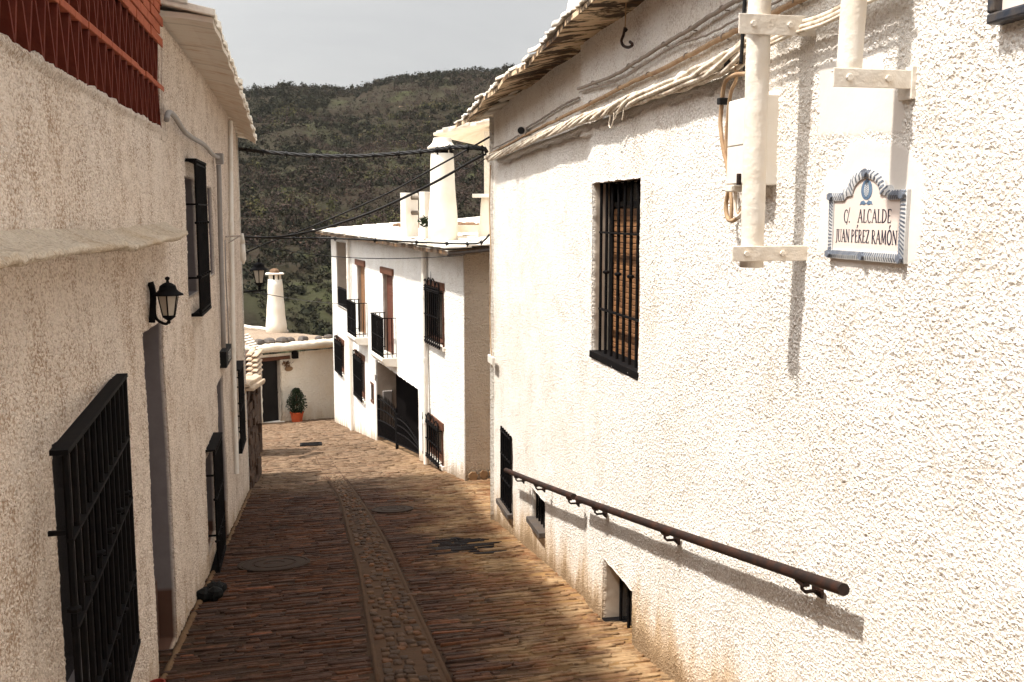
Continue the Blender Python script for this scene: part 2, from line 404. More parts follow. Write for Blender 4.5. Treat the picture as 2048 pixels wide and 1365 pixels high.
def wall_part(name, W, s0, s1, z0, z1, ops, mat, parent, ds, dz, bulge=None, jit=0.0045, smooth=None):
    """one continuous plastered wall with openings (s0,s1,z0,z1,depth) and their reveals"""
    sl = lines(s0, s1, ds, [x for o in ops for x in o[:2]]); zl = lines(z0, z1, dz, [x for o in ops for x in o[2:4]])
    nc, nr = len(sl), len(zl)
    S, Z = np.meshgrid(sl, zl)
    D = bulge(S, Z) if bulge else np.zeros_like(S)
    keep = np.ones((nr - 1, nc - 1), bool)
    JS = np.zeros_like(S); JZ = np.zeros_like(S)
    rings = []
    for o in ops:
        i0, i1 = np.argmin(abs(sl - o[0])), np.argmin(abs(sl - o[1])); k0, k1 = np.argmin(abs(zl - o[2])), np.argmin(abs(zl - o[3]))
        keep[k0:k1, i0:i1] = False
        ring = [(k0, i) for i in range(i0, i1)] + [(k, i1) for k in range(k0, k1)] + [(k1, i) for i in range(i1, i0, -1)] + [(k, i0) for k in range(k1, k0, -1)]
        for (k, i) in ring:
            JS[k, i] += jit * 2 * (fbm(Z[k, i] * 14, S[k, i] * 14, 5) - 0.5) * 2
            JZ[k, i] += jit * 2 * (fbm(Z[k, i] * 14, S[k, i] * 14, 9) - 0.5) * 2
        rings.append((ring, o))
    S = S + JS; Z = Z + JZ
    V = np.empty((nr, nc, 3)); V[..., 0] = W.A[0] + W.t[0] * S + W.n[0] * D; V[..., 1] = W.A[1] + W.t[1] * S + W.n[1] * D; V[..., 2] = Z
    idx = np.arange(nr * nc).reshape(nr, nc)
    q = np.stack([idx[:-1, :-1], idx[:-1, 1:], idx[1:, 1:], idx[1:, :-1]], -1)[keep]
    nrm = np.cross(W.t3, W.z3)
    flip = np.dot(nrm, W.n3) < 0
    verts = [V.reshape(-1, 3)]; quads = [q[:, ::-1] if flip else q]; n = nr * nc; att = [np.zeros(n)]
    for ring, o in rings:
        base = np.array([idx[k, i] for k, i in ring]); cur = base; c3 = W.P((o[0] + o[1]) / 2, (o[2] + o[3]) / 2)
        P0 = V.reshape(-1, 3)[base]; J0 = np.outer(JS.ravel()[base], W.t3) + np.outer(JZ.ravel()[base], W.z3)
        depth = o[4]
        deps = [0.012] + list(np.linspace(0.03, depth, max(3, int(depth / 0.03))))
        for dd in deps:
            inset = min(dd, 0.012) * 0.5
            pc = P0 - W.n3 * dd - J0 * min(1.0, dd / 0.05)
            dirc = c3 - P0; dirc -= np.outer(dirc @ W.n3, W.n3); dirc /= np.linalg.norm(dirc, axis=1)[:, None] + 1e-9
            pc = pc + dirc * inset
            new = np.arange(n, n + len(ring)); n += len(ring)
            verts.append(pc); att.append(np.full(len(ring), 0.4 if dd == deps[0] else 1.0))
            qq = np.stack([cur, np.roll(cur, -1), np.roll(new, -1), new], -1)
            quads.append(qq[:, ::-1] if not flip else qq)
            cur = new
    quads = np.concatenate(quads)
    at_ = np.concatenate(att); gm = np.zeros_like(at_)
    if smooth is not None: gm[:nr * nc] = smooth(S, Z).ravel()
    return raw_object(name, np.concatenate(verts), None, mat, parent, smooth=True, quads=quads, col=np.stack([at_, gm, at_ * 0], -1))

def slab(W, s0, s1, z0, z1, d0, d1, mb, m=0):
    mb.box(W.P(s0, z0, d0), W.t3 * (s1 - s0), W.n3 * (d1 - d0), W.z3 * (z1 - z0), m)

def grille(W, s0, s1, z0, z1, d, nbars, hz, parent, name='grille', r=0.008, knobs=(), stand=None, plate=0.0, fancy=False, mat='iron', back=-0.03):
    mb = MB()
    for i in range(nbars):
        s = s0 + (s1 - s0) * i / (nbars - 1)
        mb.tube([W.P(s, z0, d), W.P(s, z1, d)], r, 6)
        for kz in knobs:
            if i % 2 == 0:
                mb.lathe(W.P(s, z0 + (z1 - z0) * kz, d) - [0, 0, 0.012], [(r, 0), (r * 2.1, 0.007), (r * 2.1, 0.017), (r, 0.024)], 8)
    for h in hz:
        z = z0 + (z1 - z0) * h
        slab(W, s0 - r, s1 + r, z - 0.006, z + 0.006, d - 0.011, d + 0.011, mb)
    if stand:                                           # ties back to the wall
        for h in stand:
            z = z0 + (z1 - z0) * h
            for s in (s0, s1): slab(W, s - 0.007, s + 0.007, z - 0.007, z + 0.007, back, d - 0.011, mb)
    if plate:
        slab(W, s0 - 0.02, s1 + 0.02, z1, z1 + 0.016, back + 0.02, d + 0.012, mb)
        slab(W, s0 - 0.02, s1 + 0.02, z0 - 0.016, z0, back + 0.02, d + 0.012, mb)
    if fancy:                                           # scrolled cresting with a spike
        w = s1 - s0; c = (s0 + s1) / 2
        for k in range(4):
            a = s0 + w * k / 4; b = a + w / 4
            pts = [W.P(a + (b - a) * q / 8, z1 + 0.07 * math.sin(math.pi * q / 8) * (1.5 if k in (1, 2) else 1), d) for q in range(9)]
            mb.tube(pts, r * 0.7, 5)
        mb.tube([W.P(c, z1, d), W.P(c, z1 + 0.20, d)], [r * 0.9, r * 0.2], 5)
        for s in (s0, s1): mb.tube([W.P(s, z1, d), W.P(s, z1 + 0.06, d)], [r, r * 0.6], 5)
        for h in (0.05, 0.93): slab(W, s0 - 0.03, s1 + 0.03, z0 + (z1 - z0) * h - 0.008, z0 + (z1 - z0) * h + 0.008, d - 0.005, d + 0.012, mb)
    return put(name, mb, M[mat], parent, auto=40)

def spline(pts, n=8):
    pts = [np.asarray(p, float) for p in pts]; out = []
    for i in range(len(pts) - 1):
        p0, p1, p2, p3 = pts[max(i - 1, 0)], pts[i], pts[i + 1], pts[min(i + 2, len(pts) - 1)]
        for k in range(n):
            t = k / n
            out.append(0.5 * (2 * p1 + (p2 - p0) * t + (2 * p0 - 5 * p1 + 4 * p2 - p3) * t * t + (3 * p1 - p0 - 3 * p2 + p3) * t ** 3))
    out.append(pts[-1]); return out

# ================================================================== SETTING: street
def build_street():
    # bed of earth mortar: a sheet with a shallow dip along the gutter
    us = np.concatenate([np.arange(-7, 2.5, 0.25), np.arange(2.5, 16, 0.05), np.arange(16, 34, 0.2)])
    vs = np.concatenate([np.arange(-12, -3.0, 0.5), np.arange(-3.0, 3.0, 0.06), np.arange(3, 9, 0.5)])
    Uu, Vv = np.meshgrid(us, vs, indexing='ij')
    X = U[0] * Uu + V2[0] * Vv; Y = U[1] * Uu + V2[1] * Vv
    Zz = zst(X, Y) - 0.006 + 0.018 * (fbm(X * 4.2, Y * 4.2, 3) - 0.5)
    g = np.stack([X, Y, Zz], -1); nr, nc = X.shape
    idx = np.arange(nr * nc).reshape(nr, nc)
    q = np.stack([idx[:-1, :-1], idx[:-1, 1:], idx[1:, 1:], idx[1:, :-1]], -1).reshape(-1, 4)[:, ::-1]
    vert = [g.reshape(-1, 3)]; quads = [q]; midx = [np.zeros(len(q))]; cols = [np.full((nr * nc, 3), 0.1)]; n = nr * nc
    # gutter strip between two edge lines
    GL = [(757, 1365), (739, 1257), (719, 1138), (698, 1064), (680, 996), (659, 963), (642, 935), (632, 915)]
    GR = [(900, 1365), (852, 1260), (808, 1165), (772, 1085), (733, 1019), (698, 969), (672, 935), (655, 910)]
    gl = np.array([on_street(*p) for p in GL]); gr = np.array([on_street(*p) for p in GR])
    def uv(p): return p[:, :2] @ U, p[:, :2] @ V2
    lu, lv = uv(gl); ru, rv = uv(gr)
    def gut(u): return np.interp(u, lu, lv, left=lv[0]), np.interp(u, ru, rv, left=rv[0])
    tar = on_street(928, 1092)[:2]; tu, tv = tar @ U, tar @ V2
    pal = [(0.105, 0.062, 0.036), (0.085, 0.050, 0.031), (0.125, 0.070, 0.037), (0.065, 0.042, 0.030), (0.15, 0.080, 0.038), (0.095, 0.060, 0.040), (0.055, 0.036, 0.026)]
    SV = []; SQ = []; SC = []
    kk = 0
    def stone(c0, du, dv, ang, h, tilt, col, rough=0.2, crown=0.16):
        nonlocal kk
        # c0=(u,v) centre, du along the street, dv across it
        ca, sa = math.cos(ang), math.sin(ang)
        def P(a, b, z):
            a2 = a * ca - b * sa; b2 = a * sa + b * ca
            u_, v_ = c0[0] + a2, c0[1] + b2
            x = U[0] * u_ + V2[0] * v_; y = U[1] * u_ + V2[1] * v_
            return (x, y, float(zst(x, y)) + z)
        js = [(rnd.uniform(-rough, rough) * du, rnd.uniform(-1, 1) * min(dv * 0.12, 0.02)) for _ in range(4)]
        cs = [(-du / 2, -dv / 2), (du / 2, -dv / 2), (du / 2, dv / 2), (-du / 2, dv / 2)]
        vs_ = []
        for lev, ins, z in ((0, 0.0, -0.03), (1, 0.0, h * 0.45), (2, crown * min(du, dv), h)):
            for (a, b), (ja, jb) in zip(cs, js):
                aa = (a + ja) - math.copysign(ins, a); bb = (b + jb) - math.copysign(min(ins, dv * 0.3), b)
                vs_.append(P(aa, bb, z + (tilt[0] * aa + tilt[1] * bb if lev else 0)))
        SV.extend(vs_); SC.extend([col] * 12)
        b = kk
        for l in (0, 4):
            for i in range(4):
                SQ.append((b + l + i, b + l + (i + 1) % 4, b + l + 4 + (i + 1) % 4, b + l + 4 + i))
        SQ.append((b + 8, b + 9, b + 10, b + 11)); kk += 12
    skew = R(-5)
    u = 2.2
    while u < 27:
        th = rnd.uniform(0.020, 0.050) * (1 if u < 11 else 1.35)
        a, b = gut(u)
        lo = -1.0 if u < 12.4 else -2.6
        hi = 1.82 if u < 9.5 else 2.4
        v = lo + rnd.uniform(0, 0.2)
        while v < hi:
            ln = rnd.choice([rnd.uniform(0.05, 0.14), rnd.uniform(0.11, 0.26), rnd.uniform(0.20, 0.38)])
            c = v + ln / 2
            uu = u + c * math.tan(skew) + 0.05 * math.sin(c * 1.9 + u * 0.35) + rnd.uniform(-0.006, 0.006)
            ga, gb = gut(uu)
            inside = (v + ln > ga - 0.02 and v < gb + 0.02 and uu < 13.8)
            if inside:
                if v < ga - 0.10: ln = ga - 0.03 - v; c = v + ln / 2
                else: v = gb + 0.03; continue
            if rnd.random() > 0.11 and ln > 0.035:
                t = rnd.choice(pal); k = rnd.uniform(0.78, 1.16)
                if rnd.random() < 0.02: t = (0.22, 0.105, 0.05)
                k *= 0.72; col = [t[0] * k * 1.04, t[1] * k * 0.71, t[2] * k * 0.58]
                dd = math.hypot((uu - tu) / 0.36, (c - tv) / 0.26) + rnd.uniform(-0.25, 0.25)
                if dd < 1: col = [0.007, 0.007, 0.009]
                stone((uu, c), th * rnd.uniform(0.62, 1.0), ln - rnd.uniform(0.004, 0.02), skew + rnd.uniform(-0.06, 0.06), rnd.uniform(-0.005, 0.010), (rnd.uniform(-0.12, 0.12), rnd.uniform(-0.02, 0.02)), col)
            v += ln
        u += th
    # cobbles laid in the gutter
    u = 2.6
    while u < 14:
        ga, gb = gut(u); w = gb - ga; k = 5; dl = rnd.uniform(0.07, 0.105)
        for i in range(k):
            cw = w * 0.84 / k
            c = ga + w * 0.08 + cw * (i + 0.5) + rnd.uniform(-0.012, 0.012)
            if rnd.random() < 0.18: continue
            t = rnd.choice([(0.13, 0.085, 0.05), (0.105, 0.07, 0.045), (0.15, 0.095, 0.05), (0.085, 0.06, 0.042), (0.20, 0.105, 0.05)]); q_ = rnd.uniform(0.7, 1.3)
            stone((u + rnd.uniform(-0.02, 0.02) + (0.03 if i % 2 else 0), c), dl * rnd.uniform(0.62, 0.92), cw * rnd.uniform(0.7, 0.92), rnd.uniform(-0.15, 0.15), rnd.uniform(0.006, 0.016), (rnd.uniform(-0.05, 0.05), rnd.uniform(-0.05, 0.05)), [t[0] * q_ * 0.62, t[1] * q_ * 0.50, t[2] * q_ * 0.42], 0.10, 0.18)
        u += dl
    # the row of cobbles that crosses to the gutter
    for i in range(9):
        p = on_street(822 + i * 24, 1190 - i * 1.5)
        stone((p[:2] @ U, p[:2] @ V2), 0.06, 0.085, rnd.uniform(-0.2, 0.2), 0.009, (0, 0), [0.10, 0.05, 0.026], 0.1, 0.2)
    vert.append(np.array(SV)); quads.append(np.array(SQ) + n); midx.append(np.ones(len(SQ))); cols.append(np.array(SC))
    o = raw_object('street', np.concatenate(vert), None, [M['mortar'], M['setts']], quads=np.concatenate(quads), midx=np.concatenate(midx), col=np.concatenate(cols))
    tag(o, kind='structure')
    # smooth mortar borders of the gutter and the mortar its cobbles sit in
    mb = MB()
    A_, B_ = spline(list(gl), 6), spline(list(gr), 6)
    mb.grid(np.array([[a_ * (1 - t) + b_ * t + np.array([0, 0, -0.001 + 0.006 * (fbm((a_[1] + t) * 9, t * 9 + a_[1], 3) - 0.5)]) for t in np.linspace(0, 1, 9)] for a_, b_ in zip(A_, B_)]))
    for line in (gl, gr):
        mb.tube([p + np.array([0, 0, -0.012]) for p in spline(list(line), 4)], 0.018, 8)
    tag(put('gutter', mb, M['gutter_mortar'], smooth=True), kind='structure')

build_street()

def fillets():
    # rough mortar run along the foot of the left houses
    mb = MB(); a = np.array([-1.946, 5.308]); b = np.array([-3.393, 12.542]); pts = []; g = random.Random(3)
    for q in np.linspace(-0.25, 1.0, 110):
        p = a + (b - a) * q + V2 * 0.012; pts.append(np.array([p[0], p[1], float(zst(*p)) - 0.012]))
    mb.tube(pts, [0.022 + g.uniform(-0.004, 0.005) for _ in pts], 9)
    tag(put('mortar_fillet', mb, M['fillet'], smooth=True), kind='structure')
M['fillet'] = simple('tan_mortar', (0.15, 0.092, 0.05), 0.9, var=0.8, vs=9, c2=(0.10, 0.055, 0.03), bs=0.8, bd=0.01, spec=0.1)
fillets()

def manhole(px, py, r, label):
    p = on_street(px, py); nrm = np.array([0.137 * U[0], 0.137 * U[1], 1.0])
    e = thing('manhole_cover', p, label, 'manhole cover', 'manhole covers in the paving')
    def disc(rs, zs, n=28):
        mb = MB(); vs = []; fs = []
        for (r_, z_) in zip(rs, zs):
            for j in range(n):
                q = 2 * math.pi * j / n; a = U * math.cos(q) * r_ + V2 * math.sin(q) * r_
                vs.append((p[0] + a[0], p[1] + a[1], float(zst(p[0] + a[0], p[1] + a[1])) + z_))
        for i in range(len(rs) - 1):
            for j in range(n): fs.append((i * n + j, (i + 1) * n + j, (i + 1) * n + (j + 1) % n, i * n + (j + 1) % n))
        fs.append(tuple(range((len(rs) - 1) * n, len(rs) * n))); mb.add(vs, [f[::-1] for f in fs]); return mb
    put('rim', disc([r, r, r * 0.93, r * 0.9], [-0.03, 0.013, 0.014, 0.006]), M['manhole'], e, auto=40)
    put('lid', disc([r * 0.895, r * 0.89, r * 0.62, r * 0.60, r * 0.55, r * 0.53, r * 0.3, r * 0.28, r * 0.1], [-0.02, 0.012, 0.012, 0.006, 0.006, 0.012, 0.012, 0.007, 0.007]), M['manhole'], e, auto=30)
M['manhole'] = simple('cast_iron_lid', (0.034, 0.021, 0.015), 0.75, metal=0.0, var=0.7, vs=25, c2=(0.05, 0.03, 0.018), bs=0.6, bd=0.004, spec=0.12)
manhole(548, 1129, 0.30, 'wide round iron manhole cover left of the gutter, nearer to the camera')
manhole(785, 1020, 0.235, 'smaller round iron manhole cover right of the gutter')

def drain():
    p = on_street(622, 890); e = thing('drain_grate', p, 'rectangular dark drain grate set in the paving far down the street', 'drain grate')
    f = MB(); b = MB()
    a = np.array([*V2, 0]); c = np.array([*U, -0.13])
    w, l = 0.36, 0.55
    for k in (-1, 1):
        f.cbox(p + c * l / 2 * k + [0, 0, 0.012], a * w, c * 0.04, [0, 0, 0.02]); f.cbox(p + a * w / 2 * k + [0, 0, 0.013], a * 0.04, c * l, [0, 0, 0.02])
    for i in range(9): b.cbox(p + c * (l * (i - 4) / 10) + [0, 0, 0.010], a * w * 0.94, c * 0.03, [0, 0, 0.02])
    put('frame', f, M['iron'], e); put('bars', b, M['iron'], e)
drain()

# ================================================================== SETTING: terrain, hillside woods
RPX = [(300, 215), (400, 205), (485, 192), (520, 186), (590, 177), (620, 180), (720, 183), (760, 167), (830, 157), (900, 149), (1035, 139), (1200, 128), (1400, 125)]
def terrain_z(x, y):
    r = np.hypot(x, y); a = np.arctan2(x, y)
    ra = np.array([math.atan((q[0] - 1024) / F) for q in RPX]); el = np.array([(430 - q[1] - 9) / F for q in RPX])
    e = np.interp(a, ra, el)
    away = np.clip((np.abs(a) - 0.6) / 1.2, 0, 1)
    RR = 1000.0
    zr = EYE + RR * e * (1 - 0.5 * away)
    q = np.clip((r - 200) / (RR - 200), 0, 1)
    hill = -60 + (zr + 60) * (0.86 * q + 0.14 * q * q)
    env = np.clip(q * 6, 0, 1) * np.clip((1 - q) * 4, 0, 1)
    hill = hill + env * (30 * (fbm(a * 9 + 40, q * 3, 21, 3) - 0.5) + 16 * (fbm(x / 60, y / 60, 4, 4) - 0.5))
    # farming terraces: steps in the slope
    st = 6.0; tz = np.floor(hill / st) * st + st * np.clip((hill / st - np.floor(hill / st) - 0.72) / 0.28, 0, 1)
    mask = np.clip((fbm(x / 130 + 3, y / 130, 31, 3) - 0.42) * 6, 0, 1) * env
    hill = hill * (1 - 0.7 * mask) + tz * 0.7 * mask
    hill = np.where(r > RR, zr - (r - RR) * 0.06, hill)
    near = zst(x, y) - 0.7
    k = np.clip((r - 34) / 166, 0, 1); k = k * k * (3 - 2 * k)
    zn = np.where(y > 0, near, -0.14 * (U[0] * x + U[1] * y) - 0.7)
    return np.where(r < 200, np.clip(zn, -60, 30) * (1 - k) + hill * k, hill)
def build_terrain():
    a = np.concatenate([np.linspace(-math.pi, -0.55, 40)[:-1], np.linspace(-0.55, 0.35, 420), np.linspace(0.35, math.pi, 45)[1:]])
    r = np.concatenate([[0.5, 4, 8, 12, 16, 20, 25, 30, 40, 55, 75, 100, 130, 165], np.linspace(200, 1010, 300), [1060, 1150, 1400, 2000, 3500]])
    Rr, Aa = np.meshgrid(r, a, indexing='ij')
    X = Rr * np.sin(Aa); Y = Rr * np.cos(Aa); Z = terrain_z(X, Y)
    nr, nc = X.shape; idx = np.arange(nr * nc).reshape(nr, nc)
    q = np.stack([idx[:-1, :-1], idx[:-1, 1:], idx[1:, 1:], idx[1:, :-1]], -1).reshape(-1, 4)[:, ::-1]
    m, nt, b, out = newmat('hillside_ground')
    p = pos(nt)
    n = noise(nt, p, 0.011, 5, 0.6); n2 = noise(nt, p, 0.06, 5, 0.65); n3 = noise(nt, p, 0.5, 4, 0.7)
    col = mixc(nt, rng_(nt, n2, 0.38, 0.66), (0.027, 0.020, 0.014), (0.023, 0.021, 0.012))
    col = mixc(nt, rng_(nt, n, 0.52, 0.60, 0, 0.85), col, (0.036, 0.036, 0.019))
    col = mixc(nt, rng_(nt, noise(nt, p, 0.022, 3, 0.5), 0.62, 0.66, 0, 0.7), col, (0.042, 0.046, 0.020))
    col = mixc(nt, rng_(nt, n3, 0.55, 0.75, 0, 0.6), col, (0.048, 0.035, 0.024))
    nt.links.new(col, b.inputs['Base Color']); b.inputs['Roughness'].default_value = 0.95; b.inputs['Specular IOR Level'].default_value = 0.05
    bump(nt, b, n3, 0.6, 1.0)
    tag(raw_object('terrain', np.stack([X, Y, Z], -1).reshape(-1, 3), None, m, quads=q, smooth=True), kind='structure')
build_terrain()

def foliage_mat(name, c1, c2):
    m, nt, b, out = newmat(name)
    a = nd(nt, 'Attribute', out='Color', attribute_name='tint')
    nt.links.new(a, b.inputs['Base Color']); b.inputs['Roughness'].default_value = 0.9; b.inputs['Specular IOR Level'].default_value = 0.05
    return m
def clumps(name, pts, size, nleaf, leaf, cols, tall=1.0, label=None, cat=None):
    """far-off woodland: every crown is a cloud of leaf-sized faces"""
    n = len(pts); k = nleaf
    d = rng.normal(size=(n, k, 3)); d /= np.linalg.norm(d, axis=2, keepdims=True)
    rad = rng.uniform(0.45, 1.0, (n, k, 1)); sz = size[:, None, None]
    lob = 1 + 0.35 * np.sin(3 * np.arctan2(d[..., 1:2], d[..., 0:1]) + rng.uniform(0, 6, (n, 1, 1)))
    c = pts[:, None, :] + d * rad * lob * sz * np.array([1, 1, 0.8 * tall]) + np.array([0, 0, 0.5]) * sz * tall
    t1 = rng.normal(size=(n, k, 3)); t1 /= np.linalg.norm(t1, axis=2, keepdims=True)
    t2 = np.cross(d, t1); t2 /= np.linalg.norm(t2, axis=2, keepdims=True) + 1e-6
    L = leaf * sz * rng.uniform(0.5, 1.3, (n, k, 1))
    quad = np.stack([c - t1 * L, c + t2 * L * 0.8, c + t1 * L, c - t2 * L * 0.8], 2)
    base = cols[rng.integers(0, len(cols), n)][:, None, :] * rng.uniform(0.78, 1.2, (n, 1, 1)) * rng.uniform(0.9, 1.1, (n, k, 1))
    col = np.repeat(base[:, :, None, :], 4, 2).reshape(-1, 3)
    v = quad.reshape(-1, 3); q = np.arange(len(v)).reshape(-1, 4)
    return raw_object(name, v, None, foliage_mat(name + '_leaves', 0, 0), quads=q, col=col)
def scatter(n, seed, r0=300, r1=1000, thr=0.45, sc=70, power=0.8):
    g = np.random.default_rng(seed); out = []
    while len(out) < n:
        a = g.uniform(-0.36, 0.16, 4000); r = r0 + (r1 - r0) * g.uniform(0, 1, 4000) ** power
        x, y = r * np.sin(a), r * np.cos(a)
        keep = fbm(x / sc, y / sc, seed, 3) + g.normal(0, 0.07, 4000) > thr
        z = terrain_z(x, y)
        out.extend(np.stack([x, y, z], -1)[keep].tolist())
    return np.array(out[:n])
def woods():
    DARK = np.array([(0.020, 0.020, 0.012), (0.024, 0.022, 0.013), (0.018, 0.019, 0.012), (0.027, 0.023, 0.014)])
    P = scatter(6500, 51, thr=0.53, sc=48); s = (1.2 + 3.4 * rng.uniform(0, 1, len(P)) ** 1.8) * (0.75 + P[:, 1] / 2200)
    o = clumps('hillside_scrub', P, s, 34, 0.24, DARK, 0.95)
    tag(o, 'dark evergreen scrub in dense masses on the far hillside', 'scrub', kind='stuff')
    P = scatter(1500, 59, r0=280, r1=520, thr=0.40, sc=30); s = 0.9 + 2.4 * rng.uniform(0, 1, len(P)) ** 1.6
    o = clumps('lower_scrub', P, s, 44, 0.20, DARK, 0.95)
    tag(o, 'dark scrub crowding the lowest visible slope of the hill behind the low house', 'scrub', kind='stuff')
    P = scatter(6000, 58, thr=0.40, sc=30); s = 0.5 + 1.3 * rng.uniform(0, 1, len(P)) ** 2
    o = clumps('low_brushwood', P, s, 20, 0.30, np.array([(0.024, 0.023, 0.016), (0.034, 0.027, 0.02), (0.03, 0.03, 0.018)]), 0.8)
    tag(o, 'low dull brushwood strewn over the open slopes of the hill', 'brushwood', kind='stuff')
    P = scatter(5000, 77, thr=0.53, sc=90); s = rng.uniform(1.4, 3.6, len(P))
    o = clumps('leafless_woodland', P, s, 36, 0.15, np.array([(0.050, 0.034, 0.029), (0.042, 0.030, 0.026), (0.056, 0.037, 0.028)]), 1.4)
    tag(o, 'brown leafless trees massed in belts across the far hillside', 'bare trees', kind='stuff')
    P = scatter(520, 93, r0=420, r1=900, thr=0.62, sc=60); s = rng.uniform(1.8, 4.0, len(P))
    o = clumps('spring_green_woodland', P, s, 36, 0.2, np.array([(0.060, 0.056, 0.022), (0.050, 0.050, 0.02), (0.062, 0.050, 0.024)]), 1.3)
    tag(o, 'pale green trees coming into leaf on the far hillside', 'green trees', kind='stuff')
    # the row of trees along the skyline
    g = np.random.default_rng(5); a = g.uniform(-0.36, 0.16, 700); r = g.uniform(955, 1000, 700)
    x, y = r * np.sin(a), r * np.cos(a); P = np.stack([x, y, terrain_z(x, y)], -1); s = g.uniform(1.5, 4.2, 700)
    o = clumps('ridge_woodland', P, s, 36, 0.26, np.array([(0.022, 0.023, 0.016), (0.035, 0.03, 0.022)]), 1.2)
    tag(o, 'dark trees standing along the skyline of the hill', 'ridge trees', kind='stuff')
woods()
def on_hill(px, py):
    d = ray(px, py); d = d / d[1]; ys = np.linspace(230, 1000, 2000)
    X = d[0] * ys; Z = EYE + d[2] * ys; T = terrain_z(X, ys)
    i = np.argmax(T > Z); return np.array([X[i], ys[i], T[i]])
def outcrop(px, py, w, label, c='rock'):
    p = on_hill(px, py); mb = MB(); g = random.Random(px)
    for k in range(5):
        q = p + np.array([g.uniform(-w, w) * 0.7, g.uniform(-1, 1), 0]); rr = g.uniform(0.35, 0.7) * w * 0.6
        mb.lathe(q + [0, 0, -0.6], [(rr, 0), (rr * 1.05, rr * 0.5), (rr * 0.7, rr * 0.95), (rr * 0.2, rr * 1.2)], 7, 0, 0.15, g.randint(0, 99))
    tag(put('rock_outcrop', mb, M['rock'], origin=p), label, 'rock outcrop', 'pale rocks on the hillside')
M['rock'] = simple('pale_rock', (0.24, 0.17, 0.11), 0.9, var=0.6, vs=0.8, bs=0.8, bd=0.4)
outcrop(805, 214, 3.2, 'pale pinkish rock outcrop high on the hillside, left of the tall chimney')
outcrop(862, 234, 2.4, 'small pale rock outcrop on the hillside just above the tall chimney cap')
outcrop(654, 410, 1.6, 'yellowish upright rock low on the hillside left of the crossing cables')

